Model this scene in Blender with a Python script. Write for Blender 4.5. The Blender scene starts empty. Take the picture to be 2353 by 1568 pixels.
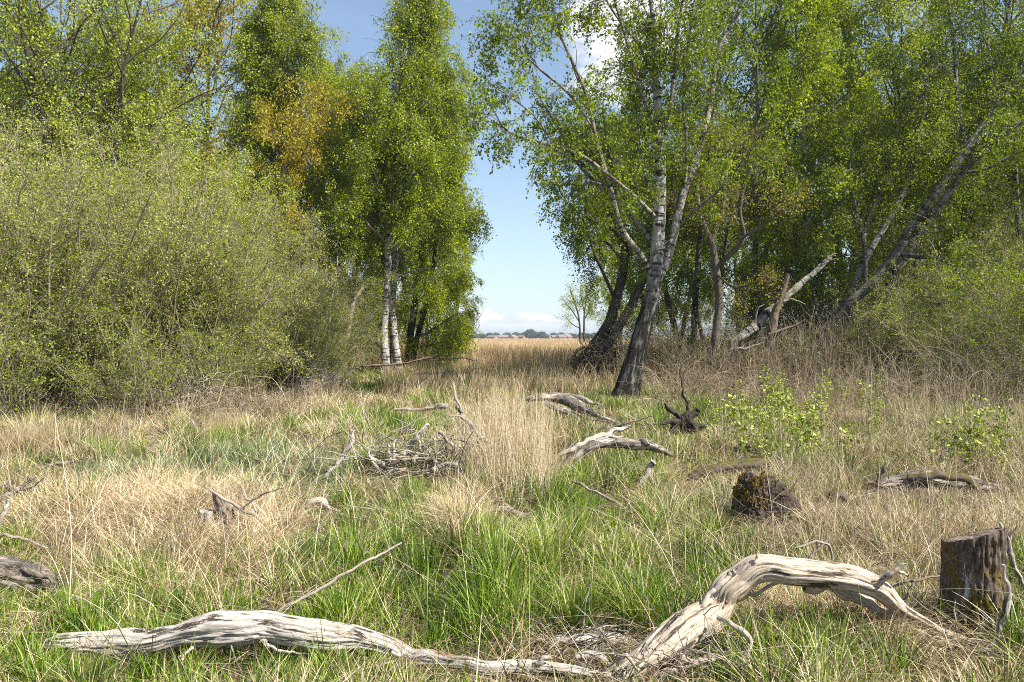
import bpy, math, random
import numpy as np
from mathutils import Vector

C = bpy.context.scene.collection
SC = bpy.context.scene
F, HC, U0, V0 = 1830.0, 1.6, 1176.5, 776.0     # focal length in photo units, eye height, horizon point
R = math.radians

# ------------------------------------------------------------------ camera
cam_d = bpy.data.cameras.new('camera'); cam = bpy.data.objects.new('camera', cam_d); C.objects.link(cam)
cam_d.sensor_width = 36; cam_d.lens = 36*F/2353; cam_d.clip_start = .05; cam_d.clip_end = 6000
cam.location = (0, 0, HC); cam.rotation_euler = (R(90-.25), 0, 0)
SC.camera = cam

# ------------------------------------------------------------------ light
SUN_EL, SUN_AZ = 47.0, 118.0       # degrees; azimuth clockwise from the view direction (+Y)
def sun_dir():
    e, a = R(SUN_EL), R(SUN_AZ)
    return Vector((math.cos(e)*math.sin(a), math.cos(e)*math.cos(a), math.sin(e)))
sun_d = bpy.data.lights.new('sun', 'SUN'); sun = bpy.data.objects.new('sun', sun_d); C.objects.link(sun)
sun_d.energy = 5.0; sun_d.angle = R(.5); sun_d.color = (1, .95, .86)
sun.rotation_euler = sun_dir().to_track_quat('Z', 'Y').to_euler()
VS = SC.view_settings
VS.view_transform = 'Standard'; VS.look = 'None'; VS.gamma = 1; VS.use_curve_mapping = False; VS.exposure = 1.12
SC.cycles.max_bounces = 5; SC.cycles.diffuse_bounces = 3; SC.cycles.glossy_bounces = 2
SC.cycles.transmission_bounces = 3; SC.cycles.transparent_max_bounces = 4
SC.cycles.use_denoising = False; SC.cycles.filter_width = 1.0
SC.cycles.caustics_reflective = False; SC.cycles.caustics_refractive = False

def build_world():
    w = bpy.data.worlds.new('World'); SC.world = w; w.use_nodes = True
    t = w.node_tree; t.nodes.clear(); L = t.links
    out = t.nodes.new('ShaderNodeOutputWorld'); bg = t.nodes.new('ShaderNodeBackground')
    sky = t.nodes.new('ShaderNodeTexSky'); sky.sky_type = 'NISHITA'; sky.sun_disc = False
    sky.sun_elevation = R(SUN_EL); sky.sun_rotation = R(SUN_AZ)
    sky.air_density = 1.0; sky.dust_density = .25; sky.ozone_density = 2.2; sky.altitude = 0
    bg.inputs['Strength'].default_value = .084
    tc = t.nodes.new('ShaderNodeTexCoord')
    # fair-weather clouds: noise on the view direction, kept to a low bank and one high cumulus
    sep = t.nodes.new('ShaderNodeSeparateXYZ'); L.new(tc.outputs['Generated'], sep.inputs[0])
    def math_(op, a, b=None, c=None, clamp=False):
        n = t.nodes.new('ShaderNodeMath'); n.operation = op; n.use_clamp = clamp
        for i, v in enumerate((a, b, c)):
            if v is None: continue
            if isinstance(v, (int, float)): n.inputs[i].default_value = v
            else: L.new(v, n.inputs[i])
        return n.outputs[0]
    def noise(scale, loc, sc, detail=6, rough=.55):
        m = t.nodes.new('ShaderNodeMapping'); m.inputs['Location'].default_value = loc; m.inputs['Scale'].default_value = sc
        L.new(tc.outputs['Generated'], m.inputs[0])
        n = t.nodes.new('ShaderNodeTexNoise'); n.inputs['Scale'].default_value = scale
        n.inputs['Detail'].default_value = detail; n.inputs['Roughness'].default_value = rough
        L.new(m.outputs[0], n.inputs['Vector']); return n.outputs['Fac']
    def ramp(v, a, b):
        n = t.nodes.new('ShaderNodeMapRange'); n.interpolation_type = 'SMOOTHSTEP'
        n.inputs['From Min'].default_value = a; n.inputs['From Max'].default_value = b
        L.new(v, n.inputs['Value']); return n.outputs[0]
    z = sep.outputs['Z']
    def blob(cx, cz, rx, rz, s, loc):
        # soft ellipse round a direction (x/y, z/y), broken up with noise
        y = sep.outputs['Y']
        xx = math_('DIVIDE', math_('SUBTRACT', math_('DIVIDE', sep.outputs['X'], y), cx), rx)
        zz = math_('DIVIDE', math_('SUBTRACT', math_('DIVIDE', z, y), cz), rz)
        r = math_('SQRT', math_('ADD', math_('MULTIPLY', xx, xx), math_('MULTIPLY', zz, zz)))
        n = noise(s, loc, (1, 1, 1.6))
        d = math_('ADD', math_('SUBTRACT', 1.0, r), math_('MULTIPLY', math_('SUBTRACT', n, .5), 2.6))
        m = ramp(d, .0, .55)
        return math_('MULTIPLY', m, ramp(y, .0, .1))
    cl = [blob(.165, .40, .12, .075, 9, (1, 2, 3)), blob(.13, .33, .06, .04, 12, (4, 2, 3)),
          blob(-.045, .027, .030, .012, 60, (5, 1, 0)), blob(.028, .026, .024, .008, 70, (2, 8, 0)),
          blob(.055, .022, .02, .004, 60, (7, 3, 0)), blob(.0, .014, .12, .006, 40, (3, 3, 9)),
          blob(-.12, .44, .07, .02, 9, (9, 2, 1)), blob(.45, .5, .2, .09, 7, (9, 7, 1))]
    wt = [1, .8, 1, 1, .8, .5, .3, .9]
    tot = None
    for c, k in zip(cl, wt):
        c = math_('MULTIPLY', c, k); tot = c if tot is None else math_('MAXIMUM', tot, c)
    haze = math_('MULTIPLY', math_('POWER', math_('SUBTRACT', 1.0, ramp(z, -.25, .55)), 1.6), .95)
    wisps = math_('ADD', .15, math_('MULTIPLY', ramp(noise(2.2, (1, 0, 0), (1, 1, 3.5), 5), .5, .85), .3))
    mix0 = t.nodes.new('ShaderNodeMixRGB'); L.new(math_('MAXIMUM', haze, wisps), mix0.inputs[0])
    L.new(sky.outputs[0], mix0.inputs[1]); mix0.inputs[2].default_value = (4.0, 4.9, 5.8, 1)
    mix = t.nodes.new('ShaderNodeMixRGB'); L.new(tot, mix.inputs[0]); L.new(mix0.outputs[0], mix.inputs[1])
    mix.inputs[2].default_value = (6.6, 6.6, 6.7, 1)
    L.new(mix.outputs[0], bg.inputs['Color']); L.new(bg.outputs[0], out.inputs[0])
build_world()

# ------------------------------------------------------------------ numbers and noise
rng = np.random.default_rng(7)
def W(u, v, D): return np.array([(u-U0)/F*D, D, HC-(v-V0)/F*D])
def _hash(ix, iy, iz, s):
    with np.errstate(over='ignore'):
        h = (ix.astype(np.uint32)*np.uint32(73856093)) ^ (iy.astype(np.uint32)*np.uint32(19349663)) ^ (iz.astype(np.uint32)*np.uint32(83492791)) ^ np.uint32((s*2654435761) & 0xffffffff)
        h ^= h >> np.uint32(13); h *= np.uint32(1274126177); h ^= h >> np.uint32(16); h *= np.uint32(2246822519); h ^= h >> np.uint32(13)
    return (h & np.uint32(0xffffff)).astype(np.float64)/0xffffff
def vnoise(p, s=0):
    p = np.asarray(p, float); i = np.floor(p).astype(np.int64); f = p-i; f = f*f*(3-2*f)
    r = 0
    for dx in (0, 1):
        for dy in (0, 1):
            for dz in (0, 1):
                w = (f[..., 0] if dx else 1-f[..., 0])*(f[..., 1] if dy else 1-f[..., 1])*(f[..., 2] if dz else 1-f[..., 2])
                r = r+w*_hash(i[..., 0]+dx, i[..., 1]+dy, i[..., 2]+dz, s)
    return r*2-1
def fbm(p, o=4, s=0):
    r = 0; a = 1; t = 0
    for k in range(o):
        r = r+a*vnoise(np.asarray(p)*2**k, s+k*17); t += a; a *= .5
    return r/t
def nrm(v): return v/np.maximum(np.linalg.norm(v, axis=-1, keepdims=True), 1e-9)
def spline(ctrl, n):
    c = np.asarray(ctrl, float); m = len(c)
    if m == 2: t = np.linspace(0, 1, n)[:, None]; return c[0]*(1-t)+c[1]*t
    e = np.vstack([2*c[0]-c[1], c, 2*c[-1]-c[-2]]); t = np.linspace(0, m-1-1e-6, n); i = t.astype(int); f = (t-i)[:, None]
    p0, p1, p2, p3 = e[i], e[i+1], e[i+2], e[i+3]
    return .5*((2*p1)+(-p0+p2)*f+(2*p0-5*p1+4*p2-p3)*f**2+(-p0+3*p1-3*p2+p3)*f**3)

HUM = [(350, 1190, 260, 60, .10), (520, 1180, 90, 50, .10), (950, 1085, 140, 30, .08), (1760, 1190, 150, 50, .05), (300, 1480, 200, 60, .02)]
def gz(x, y):
    x = np.asarray(x, float); y = np.asarray(y, float)
    p = np.stack([x*.35, y*.35, 0*x], -1)
    z = .10*fbm(p, 3, 5)+.03*vnoise(np.stack([x*1.7, y*1.7, 0*x], -1), 9)
    z = z*np.clip((90-y)/50, 0, 1)
    for u, v, a, b, h in HUM:
        D = HC*F/(v-V0); cx = (u-U0)/F*D; rx = a/F*D; ry = b*D*D/F/HC
        z = z+h*np.exp(-(((x-cx)/rx)**2+((y-D)/ry)**2))
    return z

# ------------------------------------------------------------------ mesh builder
class Geo:
    def __init__(s): s.v = []; s.f4 = []; s.f3 = []; s.m4 = []; s.m3 = []; s.rnd = []; s.gr = []; s.n = 0
    def add(s, v, quads=None, tris=None, mat=0, rnd=0., grain=None):
        v = np.asarray(v, float).reshape(-1, 3); k = len(v)
        s.v.append(v)
        s.rnd.append(np.broadcast_to(np.asarray(rnd, float), (k,)).copy() if np.ndim(rnd) == 0 else np.asarray(rnd, float).reshape(-1))
        s.gr.append(v.copy() if grain is None else np.asarray(grain, float).reshape(-1, 3))
        for F_, M_, q in ((s.f4, s.m4, quads), (s.f3, s.m3, tris)):
            if q is not None and len(q):
                q = np.asarray(q)+s.n; F_.append(q); M_.append(np.full(len(q), mat))
        s.n += k
    def build(s, name, mats, parent=None, origin=(0, 0, 0), smooth=True, link=True):
        me = bpy.data.meshes.new(name)
        v = np.vstack(s.v)-np.asarray(origin, float)
        f4 = np.vstack(s.f4) if s.f4 else np.zeros((0, 4), int); f3 = np.vstack(s.f3) if s.f3 else np.zeros((0, 3), int)
        me.vertices.add(len(v)); me.vertices.foreach_set('co', v.astype(np.float32).ravel())
        me.loops.add(f4.size+f3.size); me.loops.foreach_set('vertex_index', np.concatenate([f4.ravel(), f3.ravel()]).astype(np.int32))
        st = np.concatenate([np.arange(len(f4))*4, f4.size+np.arange(len(f3))*3]).astype(np.int32)
        me.polygons.add(len(st)); me.polygons.foreach_set('loop_start', st)
        me.polygons.foreach_set('material_index', np.concatenate(s.m4+s.m3).astype(np.int32))
        me.polygons.foreach_set('use_smooth', np.full(len(st), smooth))
        a = me.attributes.new('rnd', 'FLOAT', 'POINT'); a.data.foreach_set('value', np.concatenate(s.rnd).astype(np.float32))
        a = me.attributes.new('grain', 'FLOAT_VECTOR', 'POINT'); a.data.foreach_set('vector', np.vstack(s.gr).astype(np.float32).ravel())
        for m in (mats if isinstance(mats, (list, tuple)) else [mats]): me.materials.append(m)
        me.update(calc_edges=True)
        o = bpy.data.objects.new(name, me)
        if parent is not None: o.parent = parent
        else: o.location = origin
        if link: C.objects.link(o)
        return o

def tubes(g, P, Rad, k=4, mat=0, rnd=0., cap=False, disp=None, seed=0):
    """P [M,n,3] centre lines, Rad [M,n] radii; disp(s,theta,r)->radius factor"""
    P = np.asarray(P, float); Rad = np.asarray(Rad, float)
    if P.ndim == 2: P = P[None]; Rad = Rad[None]
    M, n = P.shape[:2]
    T = np.empty_like(P); T[:, 1:-1] = P[:, 2:]-P[:, :-2]; T[:, 0] = P[:, 1]-P[:, 0]; T[:, -1] = P[:, -1]-P[:, -2]; T = nrm(T)
    mean = np.abs(nrm(P[:, -1]-P[:, 0])); ax = np.argmin(mean, axis=1); ref = np.eye(3)[ax][:, None, :]
    if n > 12:      # long curved ones: use the normal of the curve's plane
        q = P[0]-P[0].mean(0); _, _, vt = np.linalg.svd(q, full_matrices=False); ref = vt[2][None, None, :]
    A = nrm(np.cross(T, ref)); B = np.cross(T, A)
    th = np.linspace(0, 2*np.pi, k, endpoint=False); c, s_ = np.cos(th), np.sin(th)
    s = np.concatenate([np.zeros((M, 1)), np.cumsum(np.linalg.norm(np.diff(P, axis=1), axis=2), axis=1)], 1)
    rr = Rad[:, :, None]*np.ones(k)
    gr = np.stack([s[:, :, None]*np.ones(k), rr*c, rr*s_], -1)+np.array([seed*3.1, 0, 0])
    if disp is not None: rr = rr*disp(s[:, :, None]*np.ones(k), th[None, None, :]*np.ones_like(rr), rr)
    V = P[:, :, None, :]+rr[..., None]*(A[:, :, None, :]*c[:, None]+B[:, :, None, :]*s_[:, None])
    i = np.arange(n-1)[:, None]*k; j = np.arange(k)[None]; j2 = (j+1) % k
    q = np.stack([i+j, i+j2, i+k+j2, i+k+j], -1).reshape(-1, 4)
    Q = (q[None]+(np.arange(M)*n*k)[:, None, None]).reshape(-1, 4)
    rn = rnd if np.ndim(rnd) == 0 else np.repeat(np.asarray(rnd), n*k)
    g.add(V, quads=Q, mat=mat, rnd=rn, grain=gr)
    if cap:
        for e in (0, n-1):
            for m in range(M):
                ring = V[m, e]; cen = ring.mean(0)
                t = np.stack([np.full(k, 0), 1+np.arange(k), 1+(np.arange(k)+1) % k], -1)
                g.add(np.vstack([cen, ring]), tris=t if e else t[:, ::-1], mat=mat, rnd=rnd if np.ndim(rnd) == 0 else rnd[m],
                      grain=np.vstack([gr[m, e].mean(0), gr[m, e]]))

def grow(S, d0, L, n, droop=0., wob=.12, curl=0.):
    """grow M wandering shoots from points S along d0; returns [M,n,3]"""
    M = len(S); d = nrm(np.asarray(d0, float)); P = np.empty((M, n, 3)); P[:, 0] = S; st = (np.asarray(L)/(n-1))[:, None]
    dr = np.broadcast_to(np.asarray(droop, float), (M,))[:, None]
    for i in range(1, n):
        d = nrm(d+rng.normal(0, wob, (M, 3))-dr*np.array([0, 0, 1.])*(i/n)*1.4/n*4*.5)
        P[:, i] = P[:, i-1]+d*st
    return P
def along(P, idx, t):
    """point and tangent at fraction t on polyline idx"""
    n = P.shape[1]; x = t*(n-1); i = np.minimum(x.astype(int), n-2); f = (x-i)[:, None]
    a, b = P[idx, i], P[idx, i+1]; return a*(1-f)+b*f, nrm(b-a)

def leaves(g, c, size, mat, rnd, hang=.5, aspect=.75, up=None):
    """one folded diamond leaf per centre"""
    N = len(c); a = nrm(rng.normal(0, 1, (N, 3))+np.array([0, 0, -hang*2])); n = nrm(rng.normal(0, 1, (N, 3))+(0 if up is None else up))
    b = nrm(np.cross(a, n)); nn = np.cross(a, b); s = (size*rng.uniform(.5, 1.4, N))[:, None]
    v = np.stack([c, c+a*s*.5+b*s*aspect*.5+nn*s*.12, c+a*s, c+a*s*.5-b*s*aspect*.5+nn*s*.12], 1)
    g.add(v, quads=np.arange(N*4).reshape(-1, 4), mat=mat, rnd=np.repeat(rnd, 4))

# ------------------------------------------------------------------ materials
def mat_new(name):
    m = bpy.data.materials.new(name); m.use_nodes = True; t = m.node_tree; t.nodes.clear(); return m, t, t.links
def ramp_node(t, cols):
    r = t.nodes.new('ShaderNodeValToRGB'); e = r.color_ramp.elements
    while len(e) > 1: e.remove(e[-1])
    for i, (p, c) in enumerate(cols):
        x = e[0] if i == 0 else e.new(p); x.position = p; x.color = (*c, 1)
    return r
def leaf_mat(name, cols, trans=.4, gloss=.02, tcol=1.3, rough=.5):
    m, t, L = mat_new(name); out = t.nodes.new('ShaderNodeOutputMaterial')
    at = t.nodes.new('ShaderNodeAttribute'); at.attribute_name = 'rnd'
    r = ramp_node(t, cols); L.new(at.outputs['Fac'], r.inputs[0])
    d = t.nodes.new('ShaderNodeBsdfDiffuse'); tr = t.nodes.new('ShaderNodeBsdfTranslucent'); gl = t.nodes.new('ShaderNodeBsdfGlossy')
    gl.inputs['Roughness'].default_value = rough
    hs = t.nodes.new('ShaderNodeHueSaturation'); hs.inputs['Value'].default_value = tcol; hs.inputs['Saturation'].default_value = 1.08
    L.new(r.outputs[0], d.inputs[0]); L.new(r.outputs[0], hs.inputs['Color']); L.new(hs.outputs[0], tr.inputs[0])
    a = t.nodes.new('ShaderNodeMixShader'); a.inputs[0].default_value = trans; L.new(d.outputs[0], a.inputs[1]); L.new(tr.outputs[0], a.inputs[2])
    b = t.nodes.new('ShaderNodeMixShader'); b.inputs[0].default_value = gloss; L.new(a.outputs[0], b.inputs[1]); L.new(gl.outputs[0], b.inputs[2])
    L.new(b.outputs[0], out.inputs[0]); return m
def tex_noise(t, L, vec, scale, detail=5, rough=.6, sc=None, loc=None):
    m = t.nodes.new('ShaderNodeMapping'); L.new(vec, m.inputs[0])
    if sc: m.inputs['Scale'].default_value = sc
    if loc: m.inputs['Location'].default_value = loc
    n = t.nodes.new('ShaderNodeTexNoise'); n.inputs['Scale'].default_value = scale; n.inputs['Detail'].default_value = detail; n.inputs['Roughness'].default_value = rough
    L.new(m.outputs[0], n.inputs['Vector']); return n.outputs['Fac']
def mix_col(t, L, fac, a, b):
    n = t.nodes.new('ShaderNodeMixRGB')
    for s, v in ((n.inputs[0], fac), (n.inputs[1], a), (n.inputs[2], b)):
        if isinstance(v, tuple): s.default_value = (*v, 1)
        elif isinstance(v, (int, float)): s.default_value = v
        else: L.new(v, s)
    return n.outputs[0]
def rng_node(t, L, v, a, b):
    n = t.nodes.new('ShaderNodeMapRange'); n.inputs['From Min'].default_value = a; n.inputs['From Max'].default_value = b; L.new(v, n.inputs['Value']); return n.outputs[0]
def finish(t, L, col, rough, h, bump, dist=.01):
    out = t.nodes.new('ShaderNodeOutputMaterial'); p = t.nodes.new('ShaderNodeBsdfPrincipled'); p.inputs['Roughness'].default_value = rough
    p.inputs['Specular IOR Level'].default_value = .25
    L.new(col, p.inputs['Base Color']); b = t.nodes.new('ShaderNodeBump'); b.inputs['Strength'].default_value = bump; b.inputs['Distance'].default_value = dist
    L.new(h, b.inputs['Height']); L.new(b.outputs[0], p.inputs['Normal']); L.new(p.outputs[0], out.inputs[0])
def birch_mat(name, white=(.50, .47, .43), dark=(.035, .03, .027), zlow=.2, zhigh=3.0, black=.5):
    """white peeling bark with dark bands; black fissured foot that fades out between zlow and zhigh"""
    m, t, L = mat_new(name); tc = t.nodes.new('ShaderNodeTexCoord'); at = t.nodes.new('ShaderNodeAttribute'); at.attribute_name = 'grain'
    gv = at.outputs['Vector']
    bands = rng_node(t, L, tex_noise(t, L, gv, 1, 3, .6, (9, 2.2, 2.2)), .54, .60)
    blot = rng_node(t, L, tex_noise(t, L, gv, 1, 5, .65, (1.6, 3.0, 3.0)), .53, .60)
    fiss = rng_node(t, L, tex_noise(t, L, gv, 1, 5, .7, (2.2, 9, 9)), .44, .60)
    tone = tex_noise(t, L, gv, 1, 4, .6, (1.2, 2, 2), (3, 1, 0))
    sep = t.nodes.new('ShaderNodeSeparateXYZ'); L.new(tc.outputs['Object'], sep.inputs[0])
    low = rng_node(t, L, sep.outputs['Z'], zhigh, zlow)
    wcol = mix_col(t, L, tone, white, tuple(c*.62 for c in white))
    c1 = mix_col(t, L, bands, wcol, dark)
    a = t.nodes.new('ShaderNodeMath'); a.operation = 'MULTIPLY'; L.new(blot, a.inputs[0]); a.inputs[1].default_value = black
    c2 = mix_col(t, L, a.outputs[0], c1, (.05, .043, .037))
    foot = mix_col(t, L, rng_node(t, L, tex_noise(t, L, gv, 1, 5, .7, (1.6, 9, 9), (4, 4, 1)), .52, .62), (.018, .015, .012), (.19, .18, .165))
    c3 = mix_col(t, L, low, c2, foot)
    moss = rng_node(t, L, tex_noise(t, L, tc.outputs['Object'], 3, 4), .58, .7)
    mm = t.nodes.new('ShaderNodeMath'); mm.operation = 'MULTIPLY'; L.new(moss, mm.inputs[0]); L.new(low, mm.inputs[1])
    c4 = mix_col(t, L, mm.outputs[0], c3, (.07, .075, .03))
    finish(t, L, c4, .8, fiss, .9, .05); return m
def bark_mat(name, a=(.07, .055, .042), b=(.17, .14, .115), moss=0., sc=(4, 18, 18)):
    m, t, L = mat_new(name); at = t.nodes.new('ShaderNodeAttribute'); at.attribute_name = 'grain'; gv = at.outputs['Vector']
    f = tex_noise(t, L, gv, 1, 6, .7, sc); r = rng_node(t, L, f, .3, .7)
    c = mix_col(t, L, r, a, b)
    if moss:
        ge = t.nodes.new('ShaderNodeNewGeometry'); s = t.nodes.new('ShaderNodeSeparateXYZ'); L.new(ge.outputs['Normal'], s.inputs[0])
        n = tex_noise(t, L, gv, 6, 5, .7)
        ad = t.nodes.new('ShaderNodeMath'); ad.operation = 'MULTIPLY_ADD'; L.new(s.outputs['Z'], ad.inputs[0]); ad.inputs[1].default_value = .25; L.new(n, ad.inputs[2])
        c = mix_col(t, L, rng_node(t, L, ad.outputs[0], .72-moss*.3, .86-moss*.3), c, mix_col(t, L, rng_node(t, L, tex_noise(t, L, gv, 30, 3), .4, .6), (.12, .085, .012), (.05, .06, .015)))
    finish(t, L, c, .9, f, .9, .02); return m
def wood_mat(name, pale=(.56, .51, .45), mid=(.27, .225, .18), dark=(.07, .05, .035), rot=(.26, .14, .07), bark=0.0, barkc=(.07, .055, .045)):
    """weathered barkless wood: long pale fibres, cracks, warmer rotten areas"""
    m, t, L = mat_new(name); at = t.nodes.new('ShaderNodeAttribute'); at.attribute_name = 'grain'; gv = at.outputs['Vector']
    fib = tex_noise(t, L, gv, 1, 6, .7, (3.5, 60, 60)); f = rng_node(t, L, fib, .35, .62)
    big = tex_noise(t, L, gv, 1, 4, .6, (2.5, 9, 9), (5, 2, 1))
    crk = rng_node(t, L, tex_noise(t, L, gv, 1, 5, .65, (4.0, 26, 26), (1, 7, 3)), .57, .63)
    c = mix_col(t, L, f, mid, pale)
    c = mix_col(t, L, rng_node(t, L, big, .56, .72), c, rot)
    c = mix_col(t, L, crk, c, dark)
    if bark:
        bb = rng_node(t, L, tex_noise(t, L, gv, 1, 5, .6, (3, 10, 10), (9, 2, 4)), .62-bark*.3, .66-bark*.3)
        bk = mix_col(t, L, rng_node(t, L, tex_noise(t, L, gv, 1, 6, .75, (7, 26, 26), (2, 2, 2)), .4, .6), tuple(q*.25 for q in barkc), tuple(q*1.7 for q in barkc)); c = mix_col(t, L, bb, c, bk)
    iv = t.nodes.new('ShaderNodeMath'); iv.operation = 'SUBTRACT'; L.new(fib, iv.inputs[0]); L.new(crk, iv.inputs[1])
    finish(t, L, c, .85, iv.outputs[0], 1., .012); return m

M = {}
M['birch'] = birch_mat('birch_bark', (.60, .57, .52), zlow=2.3, zhigh=3.5, black=.6)
M['birch_white'] = birch_mat('white_birch_bark', (.62, .59, .54), zlow=-.2, zhigh=1.0, black=.35)
M['birch_dark'] = birch_mat('old_birch_bark', (.27, .25, .22), zlow=1.0, zhigh=6.5, black=.9)
M['birch_far'] = birch_mat('far_birch_bark', (.40, .38, .35), zlow=.3, zhigh=4.5, black=.8)
M['birch_snag'] = birch_mat('dead_birch_bark', (.50, .45, .38), zlow=-6., zhigh=-5., black=.6); M['birch_limb'] = birch_mat('birch_limb_bark', (.36, .32, .27), zlow=-6., zhigh=-5., black=.8); M['bark'] = bark_mat('brown_bark'); M['bark_moss'] = bark_mat('mossy_bark', moss=.6)
M['bark_dark'] = bark_mat('dark_bark', (.03, .025, .02), (.10, .085, .07), moss=.25)
M['twig'] = bark_mat('twig_bark', (.06, .045, .035), (.13, .10, .08))
M['twig_pale'] = bark_mat('pale_twig_bark', (.17, .14, .09), (.34, .29, .19))
M['log_moss'] = bark_mat('dark_mossy_bark', (.03, .024, .018), (.14, .11, .085), moss=.35)
M['char'] = bark_mat('charred_wood', (.008, .006, .005), (.09, .07, .055))
M['wood'] = wood_mat('bleached_wood')
M['wood_warm'] = wood_mat('warm_bleached_wood', (.58, .50, .40), (.28, .21, .145), rot=(.27, .14, .06))
M['wood_bark'] = wood_mat('wood_with_bark', bark=.75, barkc=(.17, .14, .115))
M['stick'] = wood_mat('grey_stick_wood', (.40, .35, .285), (.20, .16, .125))
M['stick_dark'] = wood_mat('dark_stick_wood', (.24, .19, .15), (.11, .08, .06), bark=.3)
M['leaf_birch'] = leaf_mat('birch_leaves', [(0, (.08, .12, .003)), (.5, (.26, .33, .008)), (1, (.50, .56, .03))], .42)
M['leaf_birch_shade'] = leaf_mat('shaded_birch_leaves', [(0, (.035, .065, .002)), (.5, (.16, .23, .006)), (1, (.38, .46, .018))], .42)  # birch leaf colours again, with shade painted in as darker tones
M['leaf_olive'] = leaf_mat('olive_birch_leaves', [(0, (.09, .12, .006)), (.5, (.27, .33, .02)), (1, (.50, .54, .07))], .4)
M['leaf_willow'] = leaf_mat('willow_leaves', [(0, (.10, .12, .012)), (.5, (.27, .31, .04)), (1, (.54, .55, .15))], .35)
M['leaf_lime'] = leaf_mat('lime_leaves', [(0, (.18, .23, .012)), (.5, (.32, .38, .022)), (1, (.50, .54, .06))], .45)
M['leaf_bush'] = leaf_mat('bush_leaves', [(0, (.08, .12, .006)), (.5, (.21, .26, .02)), (1, (.42, .46, .06))], .4)
M['leaf_gold'] = leaf_mat('golden_maple_leaves', [(0, (.22, .17, .012)), (.5, (.38, .30, .02)), (1, (.46, .42, .05))], .45)
M['leaf_herb'] = leaf_mat('herb_leaves', [(0, (.10, .13, .012)), (.5, (.26, .32, .04)), (1, (.52, .56, .16))], .3)
M['leaf_yellow'] = leaf_mat('young_yellow_leaves', [(0, (.17, .15, .015)), (.5, (.27, .24, .03)), (1, (.38, .34, .06))], .45)
M['grass'] = leaf_mat('green_grass', [(0, (.025, .055, .003)), (.3, (.08, .16, .006)), (.65, (.18, .28, .014)), (.88, (.37, .43, .06)), (1, (.66, .60, .28))], .25, .03)
M['bluegrass'] = leaf_mat('blue_green_grass', [(0, (.05, .09, .04)), (.6, (.19, .26, .125)), (1, (.42, .45, .24))], .3, .06)
M['straw'] = leaf_mat('straw', [(0, (.10, .06, .025)), (.25, (.36, .25, .125)), (.6, (.64, .50, .30)), (1, (.85, .75, .53))], .12, .03, 1.05)
M['litter'] = leaf_mat('dead_litter', [(0, (.05, .033, .018)), (.5, (.24, .17, .095)), (1, (.60, .49, .33))], .1, .03, 1.)
M['reed'] = leaf_mat('reeds', [(0, (.20, .13, .055)), (.5, (.55, .40, .22)), (1, (.80, .66, .44))], .3, .04, 1.05)
M['heath'] = leaf_mat('dry_brown_stems', [(0, (.05, .036, .02)), (.5, (.27, .20, .12)), (1, (.64, .53, .36))], .1, .04, 1.)

# ------------------------------------------------------------------ tags
def tag(o, label=None, cat=None, group=None, kind=None):
    if label: o['label'] = label
    if cat: o['category'] = cat
    if group: o['group'] = group
    if kind: o['kind'] = kind
    return o
def empty(name, loc, rz=0.):
    o = bpy.data.objects.new(name, None); o.empty_display_size = .2; o.location = loc; o.rotation_euler = (0, 0, rz); C.objects.link(o); return o
def copy_tree(src, name=None):
    r = src.copy(); C.objects.link(r)
    for ch in list(src.children):
        c = ch.copy(); C.objects.link(c); c.parent = r
    return r

# ------------------------------------------------------------------ ground
def ground():
    ys = np.concatenate([np.linspace(-30, 2, 40), np.linspace(2.2, 30, 260), np.linspace(30.5, 90, 90), np.linspace(95, 400, 40), np.geomspace(420, 5000, 20)])
    xs1 = np.concatenate([np.linspace(0, 14, 130), np.linspace(14.5, 60, 60), np.geomspace(65, 3500, 24)]); xs = np.concatenate([-xs1[:0:-1], xs1])
    X, Y = np.meshgrid(xs, ys); Z = gz(X, Y)
    g = Geo(); nx = len(xs); i = np.arange(len(ys)-1)[:, None]*nx+np.arange(nx-1)[None]
    q = np.stack([i, i+1, i+nx+1, i+nx], -1).reshape(-1, 4); g.add(np.stack([X, Y, Z], -1), quads=q)
    m, t, L = mat_new('meadow_soil'); tc = t.nodes.new('ShaderNodeTexCoord'); v = tc.outputs['Object']
    a = rng_node(t, L, tex_noise(t, L, v, 1.3, 8, .75), .35, .65); b = rng_node(t, L, tex_noise(t, L, v, 28, 5, .75), .35, .65)
    c = mix_col(t, L, a, (.10, .075, .035), (.065, .075, .022)); c = mix_col(t, L, b, c, (.22, .16, .085))
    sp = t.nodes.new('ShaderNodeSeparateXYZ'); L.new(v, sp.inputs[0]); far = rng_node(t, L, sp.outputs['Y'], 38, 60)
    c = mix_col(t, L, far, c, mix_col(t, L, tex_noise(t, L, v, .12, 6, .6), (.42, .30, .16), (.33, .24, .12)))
    finish(t, L, c, 1, b, .5, .03)
    o = g.build('ground', m); tag(o, kind='structure')
ground()

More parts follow.
